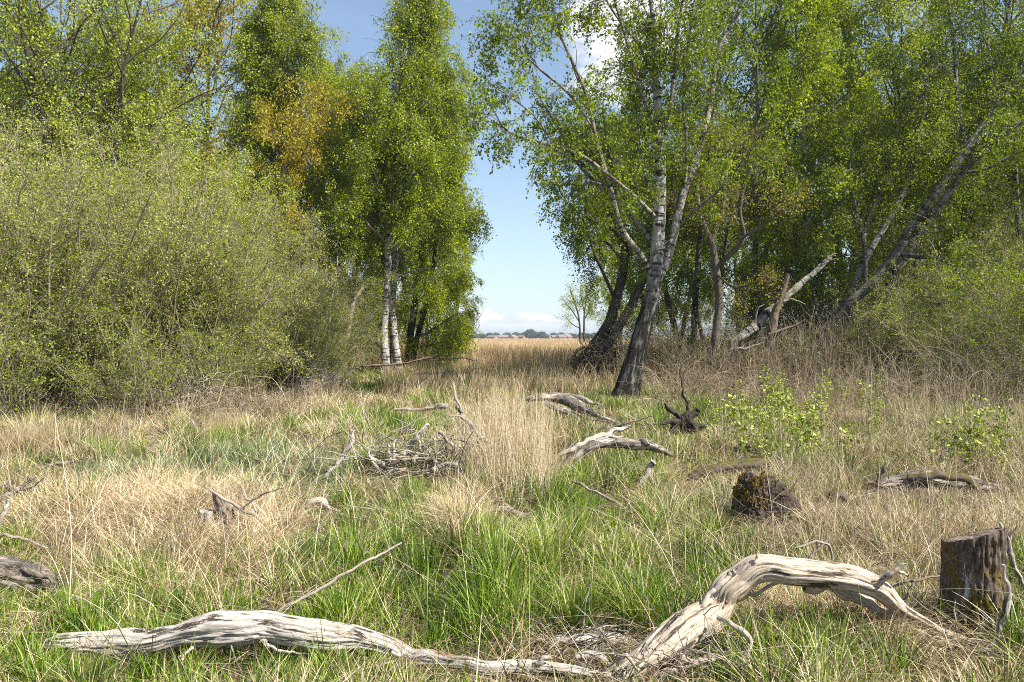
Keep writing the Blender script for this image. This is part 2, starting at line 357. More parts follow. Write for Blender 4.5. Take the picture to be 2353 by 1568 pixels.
# ------------------------------------------------------------------ trees
def crown_geo(g, P1, r1, n2=10, n3=5, L2=.42, twig=.55, nl=14, leaf=.06, droop=.8, kind=1, lmat=1, jit=.07, hang=.6, tmin=.2, updir=.25, upl=None, rb=(0, 1), pick=None, reps=1.):
    """second and third order shoots with leaves on a set of boughs P1 [M,n,3]"""
    M1, n = P1.shape[:2]; Lb = np.linalg.norm(np.diff(P1, axis=1), axis=2).sum(1)
    cnt = np.maximum(2, np.round(n2*Lb/np.maximum(Lb.mean(), .1)).astype(int)); i1 = np.repeat(np.arange(M1), cnt)
    t = rng.uniform(tmin, 1, len(i1)); S, T = along(P1, i1, t)
    d = nrm(T*.75+rng.normal(0, .55, T.shape)+np.array([0, 0, updir])); L = Lb[i1]*L2*(1.15-t*.75)*rng.uniform(.6, 1.3, len(i1))
    L = np.clip(L, .45, 2.6); P2 = grow(S, d, L, 6, droop, .16)
    r2 = np.linspace(1, .35, 6)[None]*np.clip(L*.009, .005, .02)[:, None]
    tubes(g, P2, r2, 3, 0, .5)
    i2 = np.repeat(np.arange(len(P2)), n3); t = rng.uniform(.15, 1, len(i2)); S, T = along(P2, i2, t)
    d = nrm(T*.6+rng.normal(0, .6, T.shape)+np.array([0, 0, -.15*droop])); L = twig*rng.uniform(.5, 1.3, len(i2))
    P3 = grow(S, d, L, 5, droop*1.7, .15); tubes(g, P3, np.linspace(1, .5, 5)[None]*np.full((len(P3), 1), .0032), 3, 0, .5)
    i3 = np.repeat(np.arange(len(P3)), nl); t = rng.uniform(.1, 1.05, len(i3)).clip(0, 1); S, T = along(P3, i3, t)
    c = S+rng.normal(0, jit, S.shape)
    base = rng.uniform(rb[0], rb[1], M1)[i1][i2][i3]*.35+rng.uniform(0, 1, len(P2))[i2][i3]*.25
    leaves(g, c, leaf, lmat, np.clip(base+rng.uniform(0, .45, len(c)), 0, 1), hang)
    return len(c)

def tree_proto(name, H, Rc, cb, n1=34, lean=.04, el=(55, 25), prof='oval', bark='birch_far', leafm='leaf_birch', rb=.16, dr1=.3, wob=.03, n1len=1., stems=1, **kw):
    root = empty(name, (0, 0, 0)); gt = Geo(); gb = Geo()
    allP = []
    for s in range(stems):
        a = rng.uniform(0, 6.28); sp = 0 if stems == 1 else .12
        d = np.array([[math.cos(a)*(lean+sp), math.sin(a)*(lean+sp), 1]])
        P = grow(np.array([[.2*math.cos(a)*(stems > 1), .2*math.sin(a)*(stems > 1), -.15]]), d, [H*rng.uniform(.88, 1.02)], 16, -.05, wob)
        tt = np.linspace(0, 1, 16); rad = rb*(1-tt)**.8*(1+.5*np.exp(-tt*30))+.012; rad /= (1 if stems == 1 else 1.35)
        tubes(gt, spline(P[0], 40), np.interp(np.linspace(0, 1, 40), tt, rad), 10, 0, .5, seed=s)
        m = n1//stems; t = np.sort(rng.uniform(cb, .99, m)); S, T = along(P, np.zeros(m, int), t)
        az = np.arange(m)*2.4+rng.normal(0, .4, m); e = np.radians(np.interp(t, [cb, 1], el))+rng.normal(0, .12, m)
        e = np.where(True, np.pi/2-e, e)   # el given from vertical at (base, top)
        x = (t-cb)/(1-cb)
        pr = {'oval': np.sqrt(np.clip(1-(x*1.15-.35)**2, .04, 1))*(1-.55*x), 'cone': 1-.85*x, 'round': np.sqrt(np.clip(1-(2*x-1)**2*.8, .05, 1)), 'wide': np.sqrt(np.clip(1-(x-.1)**2, .05, 1))}[prof]
        L = Rc*pr*rng.uniform(.7, 1.2, m)*n1len/np.maximum(np.cos(e), .5)*.85
        d = np.stack([np.cos(az)*np.cos(e), np.sin(az)*np.cos(e), np.sin(e)], -1)
        B = grow(S, d, L, 9, dr1, .14); allP.append(B)
        rr = np.clip(L*.009, .01, .045)
        tubes(gb, B, np.linspace(1, .25, 9)[None]*rr[:, None], 5, 0, .5)
    crown_geo(gb, np.concatenate(allP), None, **kw)
    gt.build('trunk', M[bark], root); gb.build('crown', [M['twig'], M[leafm]], root); return root

def shrub_proto(name, H, Rc, stems=40, n2=9, n3=5, nl=12, leaf=.035, twigm='twig_pale', leafm='leaf_willow', droop=.25, L2=.3, twig=.35, spread=1., rs=.014, tmin=.12, jit=.04):
    root = empty(name, (0, 0, 0)); gs = Geo(); gb = Geo()
    az = rng.uniform(0, 6.28, stems); ra = np.sqrt(rng.uniform(0, 1, stems)); r0 = ra*Rc*.35
    S = np.stack([np.cos(az)*r0, np.sin(az)*r0, np.full(stems, -.1)], -1)
    tilt = ra*spread*(.75*Rc/H)+rng.normal(0, .08, stems); L = H*rng.uniform(.42, 1.34, stems)*(1.04-.25*ra)
    d = np.stack([np.cos(az)*tilt, np.sin(az)*tilt, np.ones(stems)], -1)
    P = grow(S, d, L, 11, .25, .1)
    tubes(gs, P, np.linspace(1, .3, 11)[None]*(rs*rng.uniform(.5, 1.6, stems))[:, None], 5, 0, .5)
    crown_geo(gb, P, None, n2=n2, n3=n3, nl=nl, leaf=leaf, droop=droop, L2=L2, twig=twig, jit=jit, hang=-.1, tmin=tmin, updir=.35)
    gs.build('stems', M[twigm], root); gb.build('foliage', [M[twigm], M[leafm]], root); return root

def put(src, u, D, sc=1., rz=None, label=None, cat=None, group=None, first=set(), name=None, sz=None, tilt=0.):
    o = src if src.name not in first else copy_tree(src)
    if o is src: first.add(src.name)
    x = (u-U0)/F*D; o.location = (x, D, float(gz(x, D))); o.rotation_euler = (tilt*rng.normal(), tilt*rng.normal(), rng.uniform(0, 6.28) if rz is None else rz)
    o.scale = (sc, sc, sc if sz is None else sz); tag(o, label, cat, group); return o

def limb(g, ctrl, n=40, k=14, mat=0, disp=None, seed=0, cap=False, wob=0.):
    """ctrl rows (u, v, D, radius in photo units) -> a tube; returns world polyline and radii"""
    c = np.array([[*W(u, v, D), r/F*D] for u, v, D, r in ctrl]); s = spline(c, n); s[:, 3] = np.maximum(s[:, 3], .002)
    if wob:
        q = np.linspace(0, 1, n)*np.linalg.norm(c[-1, :3]-c[0, :3])/max(np.median(c[:, 3]), .004)*.22
        for a_ in range(3): s[:, a_] += wob*np.minimum(s[:, 3], .03)*(vnoise(np.stack([q, q*0+seed*1.7, q*0+a_*9.], -1), 31)+.5*vnoise(np.stack([q*2.7, q*0+seed, q*0+a_*9.], -1), 33))
        s[:, 3] *= 1+.22*vnoise(np.stack([q*1.3, q*0+seed*2.3, q*0], -1), 35)
    tubes(g, s[:, :3], s[:, 3], k, mat, .5, disp=disp, seed=seed, cap=cap); return s[:, :3], s[:, 3]
def bark_disp(amp=.08, fr=8, flare=None):
    def f(s, th, r):
        p = np.stack([s*1.6, np.cos(th)*fr*.35, np.sin(th)*fr*.35], -1); q = np.stack([s*5, np.cos(th)*fr, np.sin(th)*fr], -1)
        o = 1+amp*fbm(p, 3, 3)+amp*.6*fbm(q, 3, 8)
        if flare: o = o+flare*np.exp(-s/.35)*(1+.5*np.cos(th*5+1))
        return o
    return f

# ------------------------------------------------------------------ hero trees drawn from limbs
def hero(name, label, cat, limbs, bark, leafm, trunk_n=1, shoots=11, shlen=(1.0, 2.2), leaf=.052, t0=.35, droop=.55, crown=dict(), part='branch', extra_branch_leaf=None, group=None, limbm=None, lk=1.):
    """limbs: list of ctrl lists; the first trunk_n are the trunk part, each other one a branch part"""
    c0 = limbs[0][0]; base = W(c0[0], c0[1], c0[2]); base[2] = float(gz(base[0], base[1]))
    root = empty(name, base); gt = Geo(); gb = Geo(); P1 = []
    for i, c in enumerate(limbs):
        g = gt if i < trunk_n else Geo()
        n = 90 if i < trunk_n else 46
        if i > trunk_n and lk != 1.: c = [(a_, b_, c_, d_*lk) for a_, b_, c_, d_ in c]
        P, r = limb(g, c, n, 20 if i < trunk_n else 10, disp=bark_disp(.10 if i < trunk_n else .07, 8, .35 if i == 0 else None), seed=i)
        if i >= trunk_n: g.v = [v-base for v in g.v]; g.build(part, M[limbm if limbm else bark], root)
        m = max(4, int(shoots*np.linalg.norm(P[-1]-P[0])/3.5)); a = t0 if i >= trunk_n else max(t0, .55)
        t = rng.uniform(a, 1, m); S, T = along(P[None], np.zeros(m, int), t)
        d = nrm(T*.8+rng.normal(0, .62, T.shape)+np.array([0, 0, .15])); L = rng.uniform(*shlen, m)*(1.15-.5*t)
        P1.append(grow(S, d, L, 9, droop, .12)); P1.append(np.stack([spline(P[int(len(P)*.7):], 9)]))
    P1 = np.concatenate(P1); LL = np.linalg.norm(np.diff(P1, axis=1), axis=2).sum(1)
    tubes(gb, P1, np.linspace(1, .3, 9)[None]*np.clip(LL*.010, .006, .03)[:, None], 5, 0, .5)
    crown_geo(gb, P1, None, leaf=leaf, **crown)
    gt.v = [v-base for v in gt.v]; gb.v = [v-base for v in gb.v]
    gt.build('trunk', M[bark], root); gb.build('crown', [M['twig'], M[leafm]], root)
    return tag(root, label, cat, group)

D1 = 19.6
TH = 1.0
hero('birch_tree', 'big forked white birch with dark leaning foot at the right edge of the gap', 'tree', [
    [(1430, 938, D1, 33), (1440, 900, D1, 27), (1458, 830, D1, 23), (1482, 740, D1, 19), (1500, 670, D1, 17), (1507, 610, D1, 15.5), (1511, 560, D1, 14.5), (1517, 480, D1, 13.5), (1517, 390, D1, 12.5), (1518, 310, D1, 11), (1511, 240, D1, 10), (1506, 160, D1, 8), (1500, 60, D1, 6), (1490, -60, D1, 4), (1480, -170, D1, 1.5)],
    [(1508, 655, D1, 8), (1530, 600, D1+.1, 10), (1548, 540, D1+.2, 10), (1568, 450, D1+.4, 9), (1600, 365, D1+.6, 8), (1632, 240, D1+.9, 6), (1650, 120, D1+1.1, 5), (1700, 20, D1+1.3, 4), (1740, -110, D1+1.5, 2)],
    [(1572, 440, D1+.4, 5), (1578, 350, D1+.2, 5), (1570, 230, D1, 4.5), (1580, 110, D1-.2, 3.5), (1600, -30, D1-.4, 2)],
    [(1500, 640, D1, 9), (1470, 585, D1-.2, 8.5), (1428, 525, D1-.4, 7.5), (1402, 430, D1-.6, 6.5), (1372, 330, D1-.8, 5.5), (1342, 205, D1-1, 4.5), (1290, 85, D1-1.2, 4), (1250, -60, D1-1.4, 2)],
    [(1510, 503, D1, 6), (1450, 445, D1-.4, 5.5), (1395, 400, D1-.8, 5), (1330, 355, D1-1.2, 4.5), (1250, 331, D1-1.6, 4), (1195, 316, D1-1.9, 3), (1160, 296, D1-2.1, 2.4), (1138, 262, D1-2.2, 1.6)],
    [(1503, 560, D1, 6), (1452, 500, D1+.3, 5.5), (1392, 440, D1+.7, 5), (1330, 380, D1+1.1, 4), (1285, 300, D1+1.5, 3), (1230, 210, D1+1.9, 2)],
    [(1518, 325, D1, 7), (1490, 260, D1-.2, 6), (1462, 170, D1-.4, 5), (1432, 70, D1-.6, 4), (1398, -40, D1-.8, 2.5)],
    [(1517, 330, D1, 7), (1540, 250, D1-.2, 6), (1550, 150, D1-.3, 5), (1562, 40, D1-.4, 4), (1585, -80, D1-.5, 2)],
    [(1508, 200, D1, 4), (1470, 110, D1+.5, 3.5), (1410, 30, D1+.9, 3), (1360, -60, D1+1.3, 2)],
    [(1365, 300, D1-.8, 4), (1310, 220, D1-1.2, 3.5), (1240, 160, D1-1.6, 3), (1190, 110, D1-1.8, 2.2), (1150, 60, D1-2, 1.4)],
    [(1280, 345, D1-1.5, 2.5), (1230, 270, D1-1.6, 2.4), (1180, 230, D1-1.7, 2), (1120, 190, D1-1.8, 1.2)],
    [(1330, 190, D1-1, 3.5), (1300, 110, D1-.7, 3), (1255, 40, D1-.5, 2.5), (1200, -30, D1-.3, 1.5)],
    [(1560, 520, D1+.3, 4), (1600, 480, D1-.1, 4), (1655, 435, D1-.5, 3.5), (1710, 365, D1-.9, 2.8), (1762, 290, D1-1.2, 1.8)],
    [(1400, 430, D1-.6, 4), (1350, 420, D1-.2, 3.5), (1330, 450, D1+.1, 3), (1315, 440, D1+.3, 1.5)],
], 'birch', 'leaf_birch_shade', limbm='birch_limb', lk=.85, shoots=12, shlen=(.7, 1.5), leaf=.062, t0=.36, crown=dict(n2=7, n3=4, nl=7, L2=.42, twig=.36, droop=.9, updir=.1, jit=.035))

D2 = 27.
t2 = hero('leaning_birch', 'dark twin birch trunks leaning out of a tangled root plate behind the big forked birch', 'tree', [
    [(1315, 885, D2, 24), (1338, 840, D2, 17), (1370, 790, D2, 13.5), (1400, 740, D2, 12), (1424, 660, D2, 11), (1436, 590, D2, 9), (1430, 520, D2, 8), (1410, 450, D2, 8), (1400, 350, D2, 6), (1385, 250, D2, 3)],
    [(1355, 865, D2-.3, 15), (1392, 800, D2-.3, 11.5), (1432, 735, D2-.3, 10), (1468, 665, D2-.3, 9), (1498, 590, D2-.2, 8), (1530, 500, D2, 7), (1550, 380, D2, 3)],
    [(1418, 700, D2, 4.5), (1392, 640, D2-.5, 4), (1365, 580, D2-1, 3.5), (1350, 530, D2-1.4, 3), (1338, 500, D2-1.8, 2.5)],
    [(1436, 560, D2, 6), (1400, 520, D2-.7, 5), (1350, 500, D2-1.2, 4), (1345, 450, D2-1.6, 3), (1330, 400, D2-2, 1.6)],
    [(1430, 600, D2, 3.5), (1395, 560, D2+.6, 3), (1362, 560, D2+1, 2.4), (1340, 590, D2+1.2, 1.4)],
    [(1405, 440, D2, 5), (1370, 400, D2+.5, 4), (1340, 380, D2+1, 3), (1310, 340, D2+1.5, 1.6)],
], 'bark_dark', 'leaf_birch_shade', trunk_n=2, shoots=10, shlen=(.8, 1.6), leaf=.065, t0=.35, crown=dict(n2=7, n3=4, nl=12, L2=.42, twig=.45, droop=1.0, updir=0, jit=.07))
def root_tangle(cu, cv, D, ru, rv, n, lab, parent=None, mat='twig', rad=.012, name='root_plate', seedlen=1.2, base=None, light=None):
    g = Geo(); c = W(cu, cv, D); c[2] = max(c[2], .1)
    S = c+rng.normal(0, .5, (n, 3))*np.array([ru/F*D, .35*ru/F*D, rv/F*D]); d = nrm(rng.normal(0, 1, (n, 3))+np.array([-.4, 0, .1]))
    P = grow(S, d, rng.uniform(.4, 1, n)*seedlen, 9, .5, .38); P[..., 2] = np.maximum(P[..., 2], gz(P[..., 0], P[..., 1])+.01)
    tubes(g, P, np.linspace(1, .35, 9)[None]*(rad*rng.uniform(.4, 1.8, n))[:, None], 5, 0, .5)
    if parent is not None:
        b = np.array(parent.location); g.v = [v-b for v in g.v]; return g.build(name, M[mat], parent)
    b = c.copy(); b[2] = float(gz(c[0], c[1])); return g.build(name, M[mat], None, origin=b)
g_ = root_tangle(1385, 835, D2-.6, 60, 45, 420, '', t2, 'bark_dark', .014)

D3 = 22.5
hero('leaning_birch', 'thickest white birch leaning up to the right across the right hand wood', 'tree', [
    [(1825, 850, D3, 10), (1870, 790, D3, 10), (1930, 715, D3, 11), (2000, 655, D3, 12), (2055, 590, D3, 12), (2105, 505, D3, 12), (2160, 430, D3, 10), (2225, 335, D3, 9), (2290, 240, D3, 8), (2360, 140, D3, 9), (2450, 10, D3, 6), (2520, -120, D3, 3)],
    [(2100, 510, D3, 9), (2150, 480, D3-.4, 8), (2210, 400, D3-.8, 6), (2270, 340, D3-1.2, 5), (2350, 280, D3-1.6, 3)],
    [(2060, 585, D3, 6), (2110, 590, D3-.5, 5), (2170, 600, D3-1, 4), (2220, 640, D3-1.5, 2.5)],
    [(2220, 345, D3, 6), (2200, 230, D3+.3, 5), (2190, 100, D3+.5, 4), (2170, -40, D3+.6, 2)],
    [(2290, 240, D3, 5), (2270, 120, D3+.4, 4), (2260, 0, D3+.8, 3)],
    [(1990, 660, D3, 5), (1985, 560, D3+.3, 4), (1960, 450, D3+.7, 3), (1950, 350, D3+1, 2)],
    [(2180, 400, D3, 4), (2260, 390, D3-.6, 4), (2353, 345, D3-1, 3.5), (2440, 330, D3-1.3, 2)],
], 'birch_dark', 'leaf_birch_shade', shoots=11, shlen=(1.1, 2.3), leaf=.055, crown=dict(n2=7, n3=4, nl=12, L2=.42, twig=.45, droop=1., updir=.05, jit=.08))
hero('leaning_birch', 'second leaning birch just right of the thickest leaning trunk', 'tree', [
    [(1990, 770, D3+1.6, 10), (2030, 690, D3+1.6, 10), (2065, 615, D3+1.6, 10), (2110, 540, D3+1.6, 9), (2160, 475, D3+1.6, 10), (2215, 380, D3+1.6, 8), (2260, 260, D3+1.6, 6), (2300, 100, D3+1.6, 4), (2330, -60, D3+1.6, 2)],
    [(2100, 550, D3+1.6, 5), (2090, 440, D3+2, 4.5), (2070, 300, D3+2.3, 4), (2060, 150, D3+2.6, 2)],
    [(2200, 400, D3+1.6, 5), (2260, 330, D3+1.2, 4), (2330, 280, D3+.8, 2)],
], 'birch_dark', 'leaf_birch_shade', shoots=12, shlen=(1.1, 2.3), leaf=.058, crown=dict(n2=7, n3=4, nl=12, L2=.42, twig=.45, droop=1., updir=.05, jit=.08))
hero('leaning_birch', 'slim pale birch leaning right, third in the row of leaning trunks', 'tree', [
    [(1935, 760, D3+.6, 7), (1965, 650, D3+.6, 7), (2000, 575, D3+.6, 7), (2045, 500, D3+.6, 7), (2080, 430, D3+.6, 5.5), (2110, 330, D3+.6, 5), (2125, 200, D3+.6, 4), (2120, 40, D3+.6, 2)],
    [(1985, 600, D3+.6, 4), (1990, 520, D3+.9, 4), (2030, 420, D3+1.1, 3), (2040, 300, D3+1.3, 2)],
], 'birch_far', 'leaf_birch', shoots=14, shlen=(1., 2.), leaf=.055, crown=dict(n2=7, n3=4, nl=11, L2=.42, twig=.5, droop=1., updir=.05, jit=.08))
D4 = 22.
hero('maple_tree', 'small crooked tree with thin yellow green leaves right of the big forked birch', 'tree', [
    [(1640, 840, D4, 10), (1645, 770, D4, 9), (1652, 690, D4, 8.5), (1645, 620, D4, 9), (1635, 560, D4, 7), (1610, 500, D4, 6), (1600, 420, D4, 5), (1610, 320, D4, 3)],
    [(1648, 612, D4, 6), (1680, 582, D4-.3, 6), (1708, 545, D4-.5, 5), (1700, 480, D4-.7, 4), (1720, 400, D4-.9, 3), (1760, 330, D4-1, 1.5)],
    [(1635, 560, D4, 4), (1660, 480, D4+.4, 4), (1670, 380, D4+.8, 3), (1660, 280, D4+1, 1.5)],
    [(1700, 550, D4-.5, 4), (1750, 520, D4-.9, 3), (1800, 480, D4-1.3, 1.5)],
    [(1645, 630, D4, 3), (1690, 660, D4-.9, 3), (1760, 640, D4-1.4, 1.5)],
], 'bark_moss', 'leaf_yellow', shoots=10, shlen=(.8, 1.7), leaf=.05, t0=.3, droop=.2, crown=dict(n2=6, n3=4, nl=6, L2=.42, twig=.35, droop=.3, updir=.2, jit=.08))

# left pair of white birches
D5 = 32.5
hero('birch_tree', 'straightest white birch trunk at the left edge of the gap', 'tree', [
    [(884, 872, D5, 10), (885, 820, D5, 9.5), (882, 760, D5, 8.5), (888, 690, D5, 8), (892, 620, D5, 7.5), (893, 540, D5, 7), (893, 430, D5, 6), (905, 300, D5, 5), (920, 160, D5, 4), (945, 20, D5, 1.5)],
    [(893, 470, D5, 4), (860, 390, D5-.5, 3.5), (840, 300, D5-.9, 3), (835, 200, D5-1.2, 2)],
    [(895, 520, D5, 3), (930, 440, D5-.6, 3), (960, 350, D5-1, 2.5), (975, 230, D5-1.2, 1.5)],
    [(893, 560, D5, 3), (850, 520, D5-.8, 2.5), (815, 480, D5-1.3, 1.5)],
], 'birch_white', 'leaf_birch', shoots=20, shlen=(1.3, 2.4), leaf=.075, t0=.42, crown=dict(n2=8, n3=5, nl=10, L2=.42, twig=.7, droop=1.2, updir=0, jit=.06))
hero('birch_tree', 'kinked white birch trunk beside the straightest one at the left of the gap', 'tree', [
    [(915, 872, D5+.5, 12), (912, 820, D5+.5, 8.5), (905, 760, D5+.5, 8), (901, 700, D5+.5, 8), (905, 640, D5+.5, 7.5), (909, 570, D5+.5, 7), (905, 480, D5+.5, 6), (925, 350, D5+.5, 5), (950, 200, D5+.5, 4), (965, 90, D5+.5, 3), (985, -10, D5+.5, 1.5)],
    [(908, 590, D5+.5, 3), (945, 540, D5, 3), (985, 500, D5-.4, 2.5), (1015, 480, D5-.7, 1.5)],
    [(910, 460, D5+.5, 4), (960, 380, D5, 3), (1000, 300, D5-.4, 2.5), (1030, 200, D5-.7, 1.3)],
    [(940, 250, D5+.5, 3), (985, 200, D5+.2, 2.5), (1030, 170, D5, 1.5)],
    [(905, 640, D5+.5, 3), (960, 620, D5+.8, 2.5), (1010, 620, D5+1, 1.5)],
], 'birch_white', 'leaf_birch', shoots=20, shlen=(1.2, 2.2), leaf=.075, t0=.42, crown=dict(n2=8, n3=5, nl=10, L2=.42, twig=.7, droop=1.2, updir=0, jit=.06))
D6 = 37.
hero('birch_tree', 'birch with dark twin stems behind the white pair, leafy down to the reeds', 'tree', [
    [(935, 860, D6, 8), (943, 770, D6, 8), (955, 690, D6, 7), (968, 590, D6, 6), (985, 470, D6, 5), (1000, 330, D6, 4), (1010, 200, D6, 2)],
    [(945, 860, D6, 6), (960, 770, D6, 6), (985, 680, D6, 5), (1002, 560, D6, 4.5), (1015, 430, D6, 3), (1018, 300, D6, 1.5)],
    [(965, 720, D6, 4), (1000, 680, D6-.5, 4), (1028, 650, D6-.8, 3), (1045, 640, D6-1, 1.5)],
    [(1000, 570, D6, 4), (1035, 520, D6-.4, 3.5), (1068, 490, D6-.8, 2)],
    [(950, 780, D6, 3), (990, 760, D6+.5, 3), (1035, 730, D6+.8, 1.5)],
    [(1010, 440, D6, 3), (1025, 400, D6, 2.5), (1035, 370, D6, 1.5)],
    [(955, 800, D6, 3), (1000, 790, D6-.5, 2.5), (1040, 770, D6-.8, 1.5)],
], 'birch_dark', 'leaf_birch', trunk_n=2, shoots=19, shlen=(.9, 1.8), leaf=.08, t0=.12, crown=dict(n2=8, n3=5, nl=11, L2=.42, twig=.75, droop=1.3, updir=0, jit=.06))

D8 = 35.
hero('birch_tree', 'tall grey green twin birch whose top stands against the sky left of centre', 'tree', [
    [(655, 870, D8, 8), (657, 700, D8, 8), (657, 560, D8, 7), (654, 400, D8, 6), (650, 260, D8, 5), (648, 120, D8, 3.5), (640, -20, D8, 1.5)],
    [(640, 870, D8+.4, 7), (636, 700, D8+.4, 6.5), (636, 560, D8+.4, 6), (634, 420, D8+.4, 5), (615, 300, D8+.4, 4), (600, 170, D8+.4, 3), (590, 60, D8+.4, 1.5)],
    [(638, 590, D8+.3, 3), (648, 560, D8+.2, 2.6), (655, 535, D8+.1, 2)],
    [(654, 330, D8, 4), (690, 250, D8-.4, 3.5), (705, 150, D8-.7, 3), (708, 50, D8-1, 1.5)],
    [(652, 300, D8, 3.5), (620, 230, D8+.6, 3), (605, 130, D8+1, 2)],
    [(655, 380, D8, 3), (700, 330, D8+.5, 2.5), (725, 250, D8+.8, 1.5)],
    [(632, 380, D8+.4, 3), (595, 330, D8, 2.5), (570, 260, D8-.3, 1.5)],
    [(656, 420, D8, 3), (690, 410, D8-.6, 2.5), (715, 390, D8-1, 1.5)],
], 'birch_dark', 'leaf_olive', trunk_n=2, shoots=17, shlen=(1.0, 2.0), leaf=.078, t0=.4, crown=dict(n2=8, n3=5, nl=10, L2=.42, twig=.6, droop=1., updir=.05, jit=.07))

# ------------------------------------------------------------------ prototypes, then copies
hang = dict(n2=9, n3=6, nl=12, leaf=.085, twig=.7, droop=1.2, updir=0, jit=.06)
pA = tree_proto('birch_tree', 16, 3.0, .10, 60, el=(75, 22), prof='cone', dr1=.45, **hang)
pB = tree_proto('birch_tree', 15, 3.0, .15, 74, el=(65, 38), prof='round', dr1=.5, lean=.02, leafm='leaf_olive', stems=1, **hang)
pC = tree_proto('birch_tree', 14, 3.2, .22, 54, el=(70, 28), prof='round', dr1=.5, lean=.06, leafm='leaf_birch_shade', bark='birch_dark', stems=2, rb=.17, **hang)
pD = tree_proto('tall_tree', 16.5, 4.4, .16, 52, el=(70, 34), prof='round', dr1=-.1, wob=.06, bark='bark_dark', leafm='leaf_olive', rb=.22, stems=2,
                n2=9, n3=5, nl=9, leaf=.08, twig=.6, droop=.3, updir=.2, jit=.14)
pG = tree_proto('maple_tree', 12.5, 3.7, .28, 30, el=(62, 30), prof='round', dr1=0, wob=.05, bark='bark_dark', leafm='leaf_gold', rb=.16,
                n2=9, n3=5, nl=12, leaf=.10, twig=.5, droop=.1, updir=.2, jit=.12)
pL = tree_proto('small_tree', 6.5, 2.6, .15, 26, el=(60, 30), prof='round', dr1=.1, wob=.06, bark='bark', leafm='leaf_lime', rb=.07,
                n2=10, n3=5, nl=14, leaf=.065, twig=.45, droop=.4, updir=.1, jit=.09)
left_front = [(pA, 810, 36, .97, 'full birch with rounded top between the white pair and the narrow grey birch'),
    (pA, 1030, 43, .6, 'lowest birch at the right end of the left hand row, beside the reeds'),
    (pB, 905, 39, .98, 'birch whose crown rises behind the white pair'),
    (pG, 590, 31, .68, 'maple with golden orange young leaves in the middle of the left wood'),
    (pG, 470, 42, 1.2, 'taller golden maple at the top left'),
    (pL, 520, 27, .95, 'small bright green tree right of the dark limbs, above the willow scrub'),
    (pD, 235, 29, 1.0, 'wide thinly leaved tree with dark limbs in the upper left'),
    (pD, 40, 26, .92, 'thinly leaved tree at the far left edge'),
    (pL, 395, 24.5, .95, 'lime green bushy tree just above the grey green willow scrub'),
    (pC, 730, 40, .98, 'dark stemmed birch behind the willow scrub left of centre'),
    (pA, 130, 31, 1.0, 'tall narrow birch between the two thinly leaved trees at the upper left'),
    (pB, 335, 30, .98, 'yellow green birch behind the lime green bushy tree'),
    (pD, 330, 33, 1.05, 'second dark limbed tree, right of the first, left of the golden maples'),
    (pB, 330, 38, 1.0, 'pale birch half hidden behind the dark limbed tree')]
for src, u, D, sc, lab in left_front: put(src, u, D, sc, None, lab, 'tree', sz=sc*(1.22 if src is pG else 1))
LB = 'birches crowded at the back of the left wood'
for u, D in [(985, 46), (560, 44), (200, 40), (80, 36), (770, 46), (640, 50), (420, 47), (-120, 32), (860, 52), (290, 50), (500, 40), (140, 33), (340, 44), (770, 42), (940, 48)]:
    put([pA, pB, pC][rng.integers(3)], u, D, rng.uniform(.78, .95), None, 'birch standing deep in the left hand wood behind the front row', 'tree', LB)
right_front = [(pC, 1715, 27, .95, 'upright birch behind the small crooked yellow green tree'),
    (pA, 1862, 26, .95, 'slim upright birch above the broken pale trunk'),
    (pC, 1585, 31, 1.0, 'dark stemmed birch directly behind the big forked birch'),
    (pB, 2125, 28, 1.05, 'pale upright birch seen between the crossing leaning trunks'),
    (pC, 2345, 26, 1.0, 'birch with full dark crown at the right edge'),
    (pA, 1950, 30, 1.0, 'birch rising behind the foot of the leaning trunks')]
for src, u, D, sc, lab in right_front: put(src, u, D, sc, None, lab, 'tree')
RB = 'birches crowded at the back of the right wood'
for u, D in [(1480, 38), (1640, 36), (1790, 33), (2040, 34), (2230, 31), (2430, 27), (2520, 33), (1900, 40), (2140, 41), (1700, 45), (2350, 38), (1560, 46), (1430, 52), (2000, 47), (2280, 35), (2400, 31)]:
    put([pA, pB, pC][rng.integers(3)], u, D, rng.uniform(.75, .98), None, 'birch standing deep in the right hand wood behind the front row', 'tree', RB)

